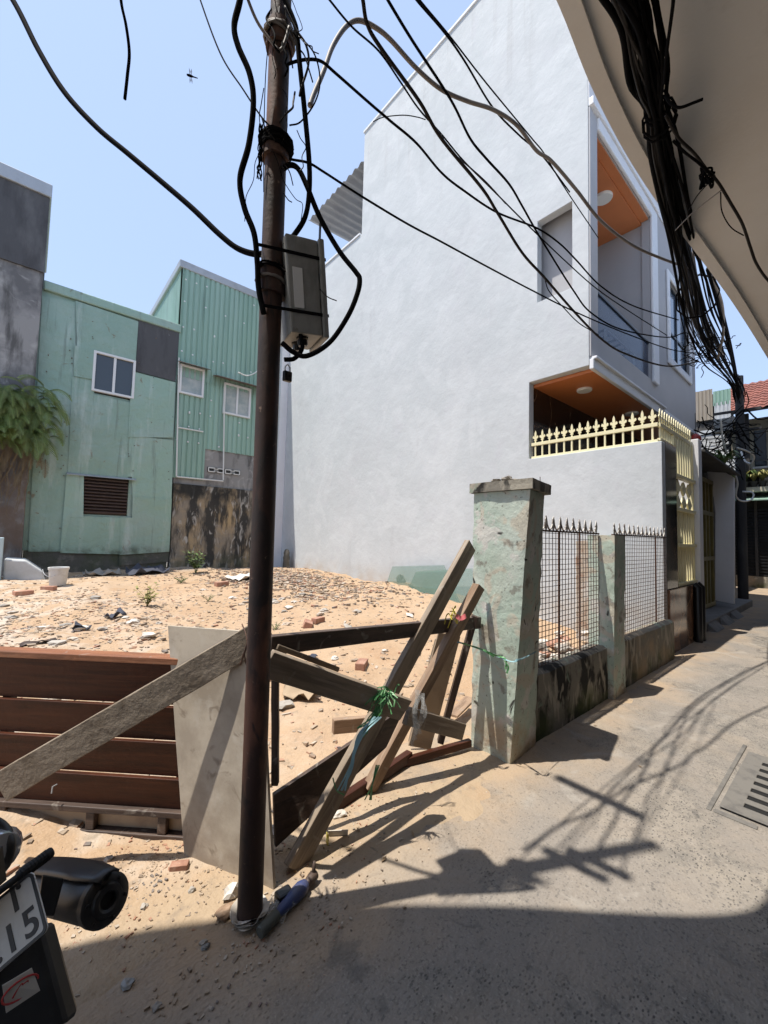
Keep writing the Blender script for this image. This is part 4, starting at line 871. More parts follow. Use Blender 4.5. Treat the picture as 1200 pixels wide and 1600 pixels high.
for x in (.05, 1.2, 2.2): gbeam(-.03, .84, .055, .095, x, x+.05, 'wood_dark', 'back_post')
q = frame(g1, g0); MB().tube([(1.62,-.03,.235),(1.62,-.055,.24),(1.622,-.06,.21)], .004, 6).build('hook', K['zinc'], gate, M=q)
# grey board standing beside the pole
bl, br = Vector((.655,2.135,-.02)), Vector((.90,1.705,-.02)); tl, tr = at(262,978,D=2.15), at(405,988,D=1.95)
bn = (br-bl).cross(tl-bl).normalized()*(.018)
if bn.dot(bl-EYE) < 0: bn = -bn
mb = MB(); n_, m_ = 8, 16; P = []
for j in range(m_+1):
    for i in range(n_+1):
        p = bl.lerp(br, i/n_).lerp(tl.lerp(tr, i/n_), j/m_); p += bn.normalized()*mnoise.noise(p*3)*.004; P.append(p)
P += [p+bn for p in P]; k0 = (n_+1)*(m_+1); F = []
for j in range(m_):
    for i in range(n_):
        a = j*(n_+1)+i; F += [(a,a+1,a+n_+2,a+n_+1), (a+k0,a+n_+1+k0,a+n_+2+k0,a+1+k0)]
for i in range(n_): F += [(i,i+k0,i+1+k0,i+1), (m_*(n_+1)+i, m_*(n_+1)+i+1, m_*(n_+1)+i+1+k0, m_*(n_+1)+i+k0)]
for j in range(m_): F += [(j*(n_+1),(j+1)*(n_+1),(j+1)*(n_+1)+k0,j*(n_+1)+k0), (j*(n_+1)+n_,j*(n_+1)+n_+k0,(j+1)*(n_+1)+n_+k0,(j+1)*(n_+1)+n_)]
tag(mb.add(P, F).build('grey_board', K['board']), 'upright grey cement board leaning at the foot of the rusty pole', 'board', 'boards of the barricade')

plank(at(2,1229,D=1.85), at(420,984,D=1.978), .135, .035, 'wood_mud', 'muddy plank slanting across the red-brown gate up to the pole', up=(0,0,1))
plank(at(420,1008,D=1.86), at(748,972,D=3.06), .086, .045, 'wood_dark', 'dark brown rail running level from the pole to the mint pillar')
plank(at(415,1036,D=1.80), at(632,1108,D=2.24), .125, .03, 'wood_grey', 'broad grey plank falling right from the pole to the green strap', up=(.15,-.35,1))
plank((1.02,1.755,.0), at(735,852,D=2.98), .115, .04, 'wood_grey', 'longest weathered plank leaning up against the mint pillar', up='street')
plank(at(577,1232,Z=.02), at(748,916,D=2.88), .085, .055, 'wood_tan', 'square tan timber with pink tape leaning on the mint pillar', up='street')
plank(at(688,1160,Z=.06), at(742,962,D=3.0), .055, .045, 'wood_dark', 'thin dark upright next to the mint pillar', up=(-.6,-.6,0))
plank(at(655,1168,Z=.05), at(702,990,D=2.95), .17, .018, 'plyback', 'bent plywood sheet standing behind the leaning planks', up=(.8,-.5,0))
plank(at(648,1160,Z=.05), at(690,1000,D=2.99), .10, .018, 'wood_grey', 'second thin sheet just left of the bent plywood', up=(.8,-.5,0))
def slabpx(c, t, m, label, name='plank', cat='plank'):
    """board given by four photo corners with their distances, thickness away from the eye"""
    q = [at(a, b, D=d) for a, b, d in c]; n = (q[1]-q[0]).cross(q[3]-q[0]).normalized()*t
    if n.dot(q[0]-EYE) < 0: n = -n
    o = MB().prism(q, n).build(name, K[m], bevel=.003); return tag(o, label, cat, 'boards of the barricade')
slabpx([(431,1325,1.98),(604,1168,2.38),(634,1104,2.44),(428,1242,2.02)], .03, 'wood_dark', 'wide dark board standing on edge low between pole and planks')
plank(at(635,1118,D=2.40), at(722,1143,D=2.66), .10, .035, 'wood_grey', 'short grey plank stub poking right towards the mint pillar')
plank(at(512,1266,Z=.03), at(640,1180,Z=.05), .06, .05, 'wood_red', 'reddish timber lying on the ground under the leaning planks')
plank(at(600,1200,Z=.02), at(735,1160,Z=.06), .05, .04, 'wood_red', 'thin reddish batten on the sand near the foot of the pillar')
plank(at(430,1225,D=1.90), at(430,1055,D=1.86), .032, .03, 'wood_dark', 'dark reddish batten upright just right of the pole', up=(.7,-.6,0))
plank(at(520,1135,Z=.18), at(600,1128,Z=.17), .10, .05, 'wood_tan', 'short tan offcut lying on the sand behind the barricade')
plank(at(432,1010,D=1.86), at(528,1046,D=2.1), .025, .025, 'wood_grey', 'thin pale lath lying along the broad grey plank')
plank(at(706,1118,Z=.10), at(735,1090,Z=.10), .10, .02, 'wood_tan', 'flat tan board piece on the sand left of the pillar', up=(0,1,0))
# straps and ribbons
K['strap_green'] = mat('green plastic strap', (.07,.24,.085), .4, [((.22,.38,.20),'noise',20,.45,.6,.7)])
K['strap_blue'] = mat('pale blue plastic strap', (.25,.42,.46), .4); K['strap_yellow'] = mat('yellow plastic strap', (.55,.46,.06), .45)
K['tape_pink'] = mat('pink tape', (.62,.16,.17), .5); K['film'] = mat('clear film', (.55,.56,.55), .25, alpha=.35)
def ribbon(mb, pts, w, up=None):
    pts = crom(pts, 5); n = len(pts); vs = []
    for i, p in enumerate(pts):
        t = (pts[min(i+1,n-1)]-pts[max(i-1,0)]).normalized(); s = t.cross(up or (p-EYE)).normalized()
        a = mnoise.noise(p*14)*1.4; s = (s*math.cos(a)+t.cross(s)*math.sin(a))*w/2; vs += [p-s, p+s]
    return mb.add(vs, [(2*i,2*i+1,2*i+3,2*i+2) for i in range(n-1)])
def strap(name, paths, m, w, label, loc):
    t = thing(name, loc, label, 'strap', 'plastic straps tying the barricade')
    for pth in paths:
        o = ribbon(MB(), pth, w).build('strand', K[m], t, fix=False); s = o.modifiers.new('thickness', 'SOLIDIFY'); s.thickness = .0012
    return t
random.seed(44)
def burst(cx, cy, D, n, rmin, rmax, bias=(0,0)):
    out = []
    for k in range(n):
        a = random.uniform(0, 6.28); r = random.uniform(rmin, rmax); dx, dy = math.cos(a)*r+bias[0]*random.random(), math.sin(a)*r*.8+bias[1]*random.random()
        out.append([at(cx+random.uniform(-8,8), cy+random.uniform(-8,8), D=D), at(cx+dx*.6+random.uniform(-5,5), cy+dy*.6-4, D=D-.02), at(cx+dx, cy+dy+random.uniform(0,8), D=D-.03+random.uniform(-.03,.03))])
    return out
strap('green_strap', burst(606,1086,2.12,34,12,34,(-10,6)) + [[at(600+random.uniform(-6,6),1095,D=2.12), at(585+random.uniform(-8,8),1120,D=2.08), at(566+random.uniform(-8,8),1142+random.uniform(-6,10),D=2.05)] for k in range(14)], 'strap_green', .006, 'tangle of green plastic strap knotted round the leaning planks', at(606,1090,D=2.12))
strap('blue_strap', [[at(590+random.uniform(-6,6),1120,D=2.06), at(562+random.uniform(-5,5),1150,D=2.02), at(548+random.uniform(-6,6),1200,D=1.98), at(535+random.uniform(-8,8),1235,D=1.97)] for k in range(6)], 'strap_blue', .007, 'pale blue strap trailing down the longest plank', at(562,1150,D=2.02))
strap('yellow_strap', burst(706,957,2.74,9,5,15,(4,16)), 'strap_yellow', .007, 'yellow strap knot where the planks cross the dark rail', at(712,955,D=2.75))
strap('pillar_strap', [[at(715+random.uniform(-3,3),1003,D=2.85),at(738,1010,D=2.9),at(770+random.uniform(-3,3),1022,D=2.8),at(799,1034,D=2.66),at(812+random.uniform(-4,6),1030,D=2.7)] for k in range(5)] + [[at(800,1034,D=2.66),at(818,1028,D=2.78),at(838,1018,D=2.92)] for k in range(2)], 'strap_blue', .008, 'pale blue strap stretched round the mint pillar', at(770,1020,D=2.7))
strap('green_strap', [[at(722,1005,D=2.86),at(745,1012,D=2.85),at(765,1020,D=2.78)], [at(760,1018,D=2.76),at(775,1024,D=2.75),at(790,1030,D=2.7),at(790,1046,D=2.68)], [at(788,1032,D=2.68),at(794,1042,D=2.67),at(792,1052,D=2.67)], [at(755,1015,D=2.78),at(772,1026,D=2.74)]], 'strap_green', .012, 'green strap knot on the left face of the mint pillar', at(765,1020,D=2.75))
strap('green_strap', [[at(590+random.uniform(-3,3),1195,D=2.2),at(582,1225,D=2.15),at(575+random.uniform(-6,6),1250,D=2.15)] for k in range(5)] + [[at(520,1215,D=1.96),at(526,1235,D=1.95),at(538,1242,D=1.96)]], 'strap_green', .006, 'limp green strap ends hanging low over the reddish timber', at(582,1225,D=2.15))
tag(ribbon(MB(), [at(712,962,D=2.72),at(720,966,D=2.71),at(728,962,D=2.74)], .03).build('pink_tape', K['tape_pink'], fix=False), 'band of pink tape round the square tan timber', 'tape')
random.seed(8)
fl = MB()
for k in range(7): ribbon(fl, [at(660+random.uniform(-14,10),1085+random.uniform(-8,8),D=2.36), at(655+random.uniform(-12,12),1115,D=2.33), at(648+random.uniform(-14,10),1160+random.uniform(-15,10),D=2.34)], .02)
tag(fl.build('plastic_film', K['film'], fix=False), 'shred of clear plastic film caught on the short plank stub', 'plastic film')
# wire lashing plank and pole together
ls = thing('wire_lashing', at(385,1000,D=1.72), 'rusty wire lashing that ties the muddy plank to the pole', 'wire')
for k in range(4):
    pts = [at(378+k*6+8*math.sin(j*.9+k), 975+j*16, D=1.74-.05*math.sin(j*.8)) for j in range(5)]
    MB().tube(crom(pts, 5), .003, 5).build('strand', K['rust_wire'], ls, smooth=1)
# ---------------------------------------------------------------- farther down the alley
K['olive'] = mat('olive gold door paint', (0.20, 0.165, 0.055), .4, [((.30,.25,.09),'noise',5,.5,.7,.6)], metal=.3)
K['cream'] = mat('cream wall', (0.50, 0.46, 0.37), .9, [((.38,.35,.28),'noise',2,.45,.65,.8)], [('noise',9,.3,.02)])
K['tile'] = mat('red clay tile', (0.21, 0.07, 0.048), .8, [((.20,.07,.05),'noise',5,.45,.65,.7),((.38,.19,.13),'noise',12,.58,.7,.6)], tint=.22)
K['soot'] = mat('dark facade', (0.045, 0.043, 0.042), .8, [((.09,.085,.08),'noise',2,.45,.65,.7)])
K['beige_sheet'] = mat('beige sheet', (.36,.31,.25), .6, [((.28,.24,.19),'noise',2,.45,.65,.7,(2,2,.3))]); K['white_sheet'] = mat('white sheet', (.56,.58,.60), .5, [((.46,.47,.48),'noise',2,.45,.65,.7)])
K['stone_tile'] = mat('white split stone', (.50,.50,.49), .85, [((.34,.34,.33),'noise',7,.5,.65,.8)], [('noise',12,.5,.02)], tint=.15)
K['step'] = mat('grey step tile', (.17,.165,.16), .7, [((.24,.23,.22),'noise',4,.45,.65,.7)])
K['black_wood'] = mat('tarred pole', (.03,.03,.032), .75, [((.06,.058,.055),'noise',5,.5,.7,.7,(1,1,.3))])
K['leaf'] = mat('leaf green', (.07,.12,.03), .6, [((.13,.17,.05),'noise',8,.45,.65,.8)], tint=.2); K['leaf_yellow'] = mat('yellowish leaf', (.25,.22,.06), .6, [((.14,.17,.05),'noise',8,.45,.65,.8)])
K['red_paint'] = mat('red lacquer', (.35,.03,.02), .4)
# arched entrance next to the pale house
en = thing('arched_entrance', (10.6, 2.1, 0), 'entrance with curved white wing wall and olive door beside the pale house', 'entrance')
XF = 12.0
poly = [at(*q, X=XF) for q in ((1104,728),(1128,735),(1147,746),(1147,944),(1117,938),(1117.5,800),(1115,778),(1110,760),(1105,746))]
MB().prism(poly, (0.12, 0, 0)).build('wing_wall', K['white_paint'], en, bevel=.01)
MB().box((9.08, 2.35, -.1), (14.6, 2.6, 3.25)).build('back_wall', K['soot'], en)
dr = MB().box((10.95, 2.22, .18), (11.97, 2.28, 3.0)).build('door', K['dark_glass'], en)
for x in (10.92, 11.22, 11.52, 11.9): MB().box((x, 2.16, .18), (x+.09, 2.218, 3.02)).build('door_stile', K['olive'], dr, bevel=.01)
for z in (.18, 1.2, 2.2, 2.93): MB().box((10.92, 2.15, z), (11.98, 2.159, z+.09)).build('door_rail', K['olive'], dr)
for i in range(12): MB().tube([(9.2+i*.14, 2.3, .2), (9.2+i*.14, 2.3, 3.1)], .012, 5).build('bar', K['dark_metal'], en)
MB().hexa([(9.0,1.72,3.20),(12.4,1.72,3.16),(12.4,2.7,3.34),(9.0,2.7,3.40),(9.0,1.72,3.24),(12.4,1.72,3.20),(12.4,2.7,3.38),(9.0,2.7,3.44)]).build('awning', K['soot'], en)
MB().box((9.1, 1.80, -.1), (14.2, 2.348, .16)).build('step', K['step'], en, bevel=.02)
for i, x in enumerate((9.3, 10.3, 11.3)): MB().hexa([(x,1.62,-.05),(x+.7,1.62,-.05),(x+.7,1.797,-.05),(x,1.797,-.05),(x+.04,1.68,.02),(x+.66,1.68,.02),(x+.66,1.797,.13),(x+.04,1.797,.13)]).build('kerb_ramp', K['step'], en, bevel=.01)
p = at(1087, 686, Y=1.95); ln = thing('red_lantern', (p.x, p.y, p.z-.2), 'small red lantern hanging at the corner of the entrance awning', 'lantern')
MB().lathe([(.03,-.10),(.04,-.09),(.08,-.05),(.09,0),(.08,.05),(.04,.09),(.03,.1)], p, n=12).build('shade', K['red_paint'], ln, smooth=40)
MB().tube([p+Vector((0,0,.1)), p+Vector((0,0,.5))], .006, 4).build('cord', K['cable'], ln)
# dark mesh-fenced yard and far pole
fp = thing('far_pole', (15.9, 2.22, 0), 'dark tarred pole at the bend of the alley', 'pole')
MB().tube([(15.9,2.22,-.2),(15.86,2.2,3),(15.8,2.17,6.6)], [.125,.115,.10], 12).build('shaft', K['black_wood'], fp, smooth=40)
for z in (5.55, 4.95): MB().beam((15.8,1.7,z), (15.8,2.8,z+.02), .07,.07).build('crossarm', K['black_wood'], fp)
MB().box((15.55,2.35,4.95),(15.85,2.75,5.35)).build('junction_box', K['box_metal'], fp, bevel=.02)
random.seed(77)
def farcable(path, d0, d1, r, label, m='cable'): return cable(path, d0, d1, r, label, m, 'cables near the far pole', 6)
for i, (pa, r, m, lb) in enumerate((
    ([(1152,700),(1165,704),(1178,712),(1174,724),(1164,720),(1158,706)], .022, 'pvc', 'white cable coil hooked high on the far pole'),
    ([(1126,655),(1130,690),(1142,725),(1152,752),(1150,775),(1160,783),(1175,780),(1176,770),(1160,768)], .022, 'pvc', 'white cable hanging in a loop at the middle of the far pole'),
    ([(1085,672),(1105,678),(1128,668),(1150,660)], .02, 'cable', 'black cable drooping from the pale house to the far pole'),
    ([(1085,690),(1108,702),(1130,695),(1150,672)], .018, 'cable', 'second black cable drooping lower to the far pole'),
    ([(1150,650),(1165,640),(1185,655),(1210,650)], .02, 'cable', 'black cable leaving the far pole to the right'),
    ([(1152,660),(1175,690),(1200,668)], .016, 'cable', 'slack black cable swinging right of the far pole'),
    ([(1090,680),(1112,720),(1135,735),(1150,700)], .015, 'cable', 'low slack cable in the tangle left of the far pole'))):
    farcable(pa, 10.5, 11.8, r, lb, m)
ct = thing('cable_tangle', at(1120, 700, D=11.3), 'dark tangle of wires left of the far pole', 'cable tangle')
for k in range(46):
    c = at(random.uniform(1092,1150), random.uniform(655,735), D=random.uniform(10.8,11.6)); pts = [c]; d = Vector((random.uniform(-1,1), random.uniform(-1,1), random.uniform(-.7,.7))).normalized()
    for i in range(8): d = (d+Vector((random.uniform(-1,1), random.uniform(-1,1), random.uniform(-1,1)))*.45).normalized(); pts.append(pts[-1]+d*.13)
    MB().tube(crom(pts, 3), .013, 4).build('wire', K['cable'], ct, smooth=1)
# house with the red tiled roof closing the view
XR = 20.5
rh = thing('red_tiled_house', (XR+2, 2.0, 0), 'cream two-storey house with red tiled roof at the end of the alley', 'house')
MB().box((XR+.6, -2, 3.6), (XR+5, 3.2, 6.5)).build('upper_wall', K['cream'], rh)
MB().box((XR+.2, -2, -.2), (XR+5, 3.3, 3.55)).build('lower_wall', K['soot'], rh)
MB().box((XR-.35, -2, 3.55), (XR+.6, 3.3, 3.72)).build('balcony_slab', K['cream'], rh)
for y in (3.15, 2.62, 1.9, 1.2): MB().box((XR-.2, y-.07, 3.72), (XR-.06, y+.07, 6.55)).build('post', K['soot'], rh)
for z in (4.25, 4.7): MB().box((XR-.16, -1.5, z), (XR-.10, 3.1, z+.06)).build('rail', K['dark_metal'], rh)
for y0, y1, m in ((2.15, 2.5, 'dark_glass'), (1.2, 1.7, 'dark_glass'), (2.75, 3.0, 'aluminium')):
    wq = MB().box((XR+.56, y0, 4.6), (XR+.597, y1, 6.0)).build('window', K[m], rh); MB().box((XR+.53, y0-.06, 4.52), (XR+.598, y1+.06, 4.597)).build('sill', K['aluminium'], wq)
ac = thing('air_conditioner', (XR+.3, 2.55, 3.72), 'white outdoor air conditioner on the balcony of the red tiled house', 'air conditioner')
MB().box((XR-.05, 2.25, 3.73), (XR+.3, 2.95, 4.25)).build('casing', K['aluminium'], ac, bevel=.02); MB().lathe([(.2,0),(.2,.02),(.05,.03)], (XR-.053, 2.5, 4.0), (-1,0,0), 16).build('fan_grille', K['soot'], ac)
# tiles, one by one
ez, sl_ = 6.55, math.radians(33); tw, tl = .24, .30; t0 = None
for r_ in range(11):
    for c_ in range(19):
        M = Matrix.Translation((XR-.75+r_*tl*math.cos(sl_), -1.1+c_*tw, ez+r_*tl*math.sin(sl_))) @ Matrix.Rotation(-sl_, 4, 'Y') @ Matrix.Rotation(random.uniform(-.02,.02), 4, 'X')
        if t0 is None:
            P = []
            for i in range(7):
                y = tw*(i/6-.5); h = .05*math.cos(2*math.pi*(i/6-.25))*.5
                P += [(0,y,h+.03),(tl*1.15,y,h)]
            mb = MB(); mb.add(P, [(2*i,2*i+1,2*i+3,2*i+2) for i in range(6)]); mb.add([(p[0],p[1],p[2]-.018) for p in P], [(2*i,2*i+2,2*i+3,2*i+1) for i in range(6)]); mb.add([P[2*i] for i in range(7)]+[(P[2*i][0],P[2*i][1],P[2*i][2]-.018) for i in range(7)], [(i,i+1,i+8,i+7) for i in range(6)])
            t0 = mb.build('roof_tile', K['tile'], rh, M=M)
        else: clone(t0, M, rh)
MB().hexa([(XR-.7,-1.3,ez-.08),(XR-.7,3.35,ez-.08),(XR+2.2,3.35,ez+1.80),(XR+2.2,-1.3,ez+1.80),(XR-.7,-1.3,ez-.03),(XR-.7,3.35,ez-.03),(XR+2.2,3.35,ez+1.85),(XR+2.2,-1.3,ez+1.85)]).build('roof_deck', K['soot'], rh)
# lattice screen of the ground floor
lt = thing('lattice_screen', (XR, 1.6, .3), 'black slatted lattice screen at the end of the alley', 'screen')
MB().box((XR+.0, -1.5, -.1), (XR+.18, 3.2, .42)).build('base_wall', K['mildew'], lt)
for i in range(22): MB().box((XR+.05, -1.5, .45+i*.115), (XR+.10, 3.15, .45+i*.115+.05)).build('slat', K['dark_metal'], lt)
for y in (-1.4,-.6,.2,1.0,1.8,2.45,3.1): MB().box((XR+.02, y-.04, .42), (XR+.12, y+.04, 3.3)).build('upright', K['soot'], lt)
tag(MB().hexa([(XR-.6,-2,3.20),(XR-.6,3.4,3.20),(XR+.2,3.4,3.38),(XR+.2,-2,3.38),(XR-.6,-2,3.24),(XR-.6,3.4,3.24),(XR+.2,3.4,3.42),(XR+.2,-2,3.42)]).build('green_awning', K['green_ribbed']), 'thin green awning over the black lattice screen', 'awning')
def potted(x, y, z, h, n, m, label, group):
    t = thing('potted_plant', (x, y, z), label, 'plant', group); MB().lathe([(.08,0),(.13,.2),(.14,.22),(.11,.2)], (x,y,z), n=10).build('pot', K['soot'], t, smooth=40)
    mb = MB()
    for k in range(n):
        a = random.uniform(0,6.28); l = h*random.uniform(.6,1.1); o = Vector((math.cos(a), math.sin(a), 0)); b = Vector((x,y,z+.18)); s = Vector((-o.y,o.x,0))*.035
        pts = [b, b+o*l*.3+Vector((0,0,l*.6)), b+o*l*.7+Vector((0,0,l*.75)), b+o*l+Vector((0,0,l*.45))]
        mb.add([pts[0]-s*.3,pts[0]+s*.3,pts[1]+s,pts[1]-s,pts[2]+s*.8,pts[2]-s*.8,pts[3]], [(0,1,2,3),(3,2,4,5),(5,4,6)])
    mb.build('foliage', K[m], t, fix=False)
for i, (y, m) in enumerate(((3.2,'leaf'),(2.95,'leaf_yellow'),(2.7,'leaf'),(2.45,'leaf_yellow'),(2.2,'leaf_yellow'),(1.9,'leaf'))):
    potted(XR-.25, y, 3.72, .55, 34, m, ['first','second','third','fourth','fifth','sixth'][i]+' spiky potted plant from the far pole on the balcony ledge of the tiled house', 'plants on the far balcony ledge')
potted(13.4, 2.2, 3.36, .5, 40, 'leaf', 'leafy plant on the entrance awning beside the white wing wall', None)
# sheet metal building behind
XS = 19.4
sm_h = thing('sheet_metal_house', (XS, 5, 0), 'building patched with beige, green and white ribbed sheets behind the entrance', 'house')
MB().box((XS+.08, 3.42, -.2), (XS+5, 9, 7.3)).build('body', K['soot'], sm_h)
def shp(a, b, m):
    A, Bb = at(*a, X=XS), at(*b, X=XS); y0, y1 = sorted((A.y, Bb.y)); z0, z1 = sorted((A.z, Bb.z))
    corrugated('ribbed_sheet', K[m], sm_h, (XS, y0, z0), (0,1,0), (0,0,1), y1-y0, z1-z0, .12, .03, 8, box=True)
shp((1070,616),(1114,655),'beige_sheet'); shp((1114,612),(1142,630),'green_ribbed'); shp((1116,630),(1142,655),'white_sheet')
MB().box((XS-.1, 2.9, 5.75), (XS+.05, 5.2, 5.9)).build('ledge', K['white_sheet'], sm_h)
for i in range(4):
    for j in range(7):
        y = 3.0+j*.28+(i%2)*.12; z = 4.85+i*.22; MB().box((XS-.06-random.uniform(0,.02), y, z), (XS+.04, y+.265, z+.205)).build('stone_tile', K['stone_tile'], sm_h)
MB().box((XS-.02, 2.95, 3.2), (XS+.06, 5.2, 4.84)).build('lower_wall', K['cream'], sm_h)
MB().box((XS-.3, 2.8, 4.2), (XS+.0, 3.5, 4.75)).build('sign_board', K['white_sheet'], sm_h)
MB().box((13.52, 2.9, -.2), (XS-.02, 3.1, 3.9)).build('garden_wall', K['soot']); tag(bpy.data.objects['garden_wall.001'], 'dark boundary wall running on behind the white wing wall', 'wall')

# ---------------------------------------------------------------- drain grate in the alley
K['iron'] = mat('worn grate concrete', (.155,.145,.13), .8, [((.09,.085,.08),'noise',12,.5,.66,.7)], [('noise',40,.4,.004)])
K['pit_shade'] = mat('dark pit', (.006,.006,.006), .9)
dg = thing('drain_grate', (3.65, .32, 0), 'slotted grey drain grate set into the alley at right', 'drain grate')
xs_ = [3.17]; 
for i in range(7): xs_ += [3.27+i*.118, 3.27+i*.118+.058]
xs_ += [4.16]; yb = [.06,.12,.48,.575]
isl = lambda u: any(3.27+i*.118 < u < 3.27+i*.118+.058 for i in range(7))
MB().cells(xs_, yb, lambda u,v: not (isl(u) and .12 < v < .48), lambda u,v:(u,v,.010), (0,0,.008)).build('cover', K['iron'], dg, bevel=.006)
MB().box((3.2,.08,.004),(4.14,.56,.0098)).build('pit_shade', K['pit_shade'], dg)  # flat near-black sheet, the shade down in the slots given as colour
MB().box((3.10,.60,.0),(4.30,.625,.007)).build('frame_strip', K['iron'], dg, bevel=.004)
MB().box((3.10,.40,.0),(3.14,.59,.007)).build('frame_strip', K['iron'], dg, bevel=.004)
# ---------------------------------------------------------------- rear of a parked motorbike, lower left
K['bike_black'] = mat('black plastic', (.018,.018,.019), .42, [((.05,.047,.043),'noise',9,.5,.7,.6)], [('noise',60,.15,.002)])
K['bike_steel'] = mat('dark exhaust steel', (.03,.03,.031), .38, [((.07,.065,.06),'noise',7,.5,.7,.6)], metal=.5)
K['plate_white'] = mat('plate white', (.60,.60,.58), .45, [((.45,.44,.42),'noise',14,.5,.7,.6)]); K['plate_ink'] = mat('plate black ink', (.02,.02,.022), .5)
K['sticker'] = mat('sticker white', (.58,.57,.54), .5); K['red_ink'] = mat('red ink', (.42,.03,.03), .5); K['rubber'] = mat('rubber', (.02,.02,.02), .8)
K['lens'] = mat('tail lens', (.25,.03,.02), .15); K['clear_lens'] = mat('clear lens', (.5,.5,.5), .1, metal=.6)
br_ = at(78,1452,D=.90); tr_ = at(30,1368,D=.95); blp = at(-18,1534,D=.87)
ex = (br_-blp).normalized(); ey = (tr_-br_); ey = (ey-ex*ey.dot(ex)).normalized(); ez_ = ex.cross(ey)
if ez_.dot(EYE-br_) < 0: ez_ = -ez_
PW, PH = .175, .128
MP = Matrix((ex, ey, ez_)).transposed().to_4x4(); MP.translation = br_-ex*PW
fwd = Vector((-c_r.x, -c_r.y, 0)).normalized(); side = Vector((fwd.y, -fwd.x, 0))
pc = br_-ex*PW/2
bk = thing('motorbike', (pc.x+fwd.x*.4, pc.y+fwd.y*.4, 0), 'rear end of a black motorbike parked at the lower left', 'motorbike')
def rrect(w, h, r, n=5):
    out = []
    for cx, cy, a0 in ((w-r,r,-90),(w-r,h-r,0),(r,h-r,90),(r,r,180)): out += [(cx+r*math.cos(R(a0+90*i/n)), cy+r*math.sin(R(a0+90*i/n))) for i in range(n+1)]
    return out
plt = MB().prism([(x,y,0) for x, y in rrect(PW,PH,.012)], (0,0,.004)).build('license_plate', K['plate_white'], bk, M=MP, bevel=.001)
mb = MB(); o_ = rrect(PW,PH,.012); i_ = [(x+.006,y+.006) for x,y in rrect(PW-.012,PH-.012,.008)]; n = len(o_)
mb.add([(x,y,.0045) for x,y in o_]+[(x,y,.0045) for x,y in i_]+[(x,y,.0065) for x,y in o_]+[(x,y,.0065) for x,y in i_], [(k,(k+1)%n,(k+1)%n+n,k+n) for k in range(n)]+[(k+2*n,(k+1)%n+2*n,(k+1)%n+3*n,k+3*n) for k in range(n)]+[(k,(k+1)%n,(k+1)%n+2*n,k+2*n) for k in range(n)]+[(k+n,(k+1)%n+n,(k+1)%n+3*n,k+3*n) for k in range(n)])
mb.build('plate_rim', K['bike_steel'], plt, M=MP)
def glyph(txt, x, y, h, parent, name, m, M=MP, z=.0045, sx=1.0):
    cu = bpy.data.curves.new('glyph', 'FONT'); cu.body = txt; cu.size = h/0.70; cu.extrude = .0008; cu.offset = h*.022
    to = bpy.data.objects.new('glyph', cu); COL.objects.link(to); bpy.context.view_layer.update()
    me = bpy.data.meshes.new_from_object(to.evaluated_get(bpy.context.evaluated_depsgraph_get())); bpy.data.objects.remove(to); bpy.data.curves.remove(cu)
    me.materials.clear(); me.materials.append(K[m]); me.name = name
    o = bpy.data.objects.new(name, me); return finish(o, M @ Matrix.Translation((x, y, z)) @ Matrix.Diagonal((sx,1,1,1)), parent)
glyph('5', PW-.048, .014, .052, plt, 'digit', 'plate_ink', sx=1.0); glyph('1', PW-.092, .014, .052, plt, 'digit', 'plate_ink'); glyph('.', PW-.112, .014, .052, plt, 'dot', 'plate_ink')
glyph('1', PW-.068, .078, .052, plt, 'digit', 'plate_ink')
for bx_, by_ in ((.035,.118),(.14,.118)): MB().lathe([(.005,.004),(.005,.007),(.003,.008)], (bx_,by_,0), n=8).build('bolt', K['bike_steel'], plt, M=MP)
# mudguard under the plate, with a small sticker
def Q(px, py, D): return at(px, py, D=D)
mg = MB(); prof = []
a, b, c, d = Q(60,1448,.96), Q(102,1605,.91), Q(-60,1640,.84), Q(-55,1500,.89)
mg.prism([a, b, c, d], -ez_*.05); MGo = mg.build('mudguard', K['bike_black'], bk, bevel=.012)
s = [Q(0,1535,.84), Q(46,1508,.88), Q(59,1543,.88), Q(6,1578,.84)]
nn = (s[1]-s[0]).cross(s[3]-s[0]).normalized(); nn = nn if nn.dot(EYE-s[0]) > 0 else -nn
sk = MB().prism([p+nn*.012 for p in s], nn*.001).build('sticker', K['sticker'], MGo)
# red ring with a mark inside, on the sticker
ux = (s[1]-s[0]).normalized(); uy = nn.cross(ux); cc = (s[0]+s[1]+s[2]+s[3])/4+nn*.0135
ring = [cc+ux*.030*math.cos(t*.314)+uy*.017*math.sin(t*.314) for t in range(18)]
MB().tube(ring, .0018, 5).build('red_mark', K['red_ink'], sk)
MB().tube(crom([cc+ux*x+uy*y for x, y in ((-.012,-.008),(-.004,.006),(.002,.008),(.003,-.006))], 4), .0016, 5).build('red_mark', K['red_ink'], sk)
MB().tube(crom([cc+ux*x+uy*y for x, y in ((.002,.006),(.010,.008),(.012,.002),(.008,-.004))], 4), .0016, 5).build('red_mark', K['red_ink'], sk)
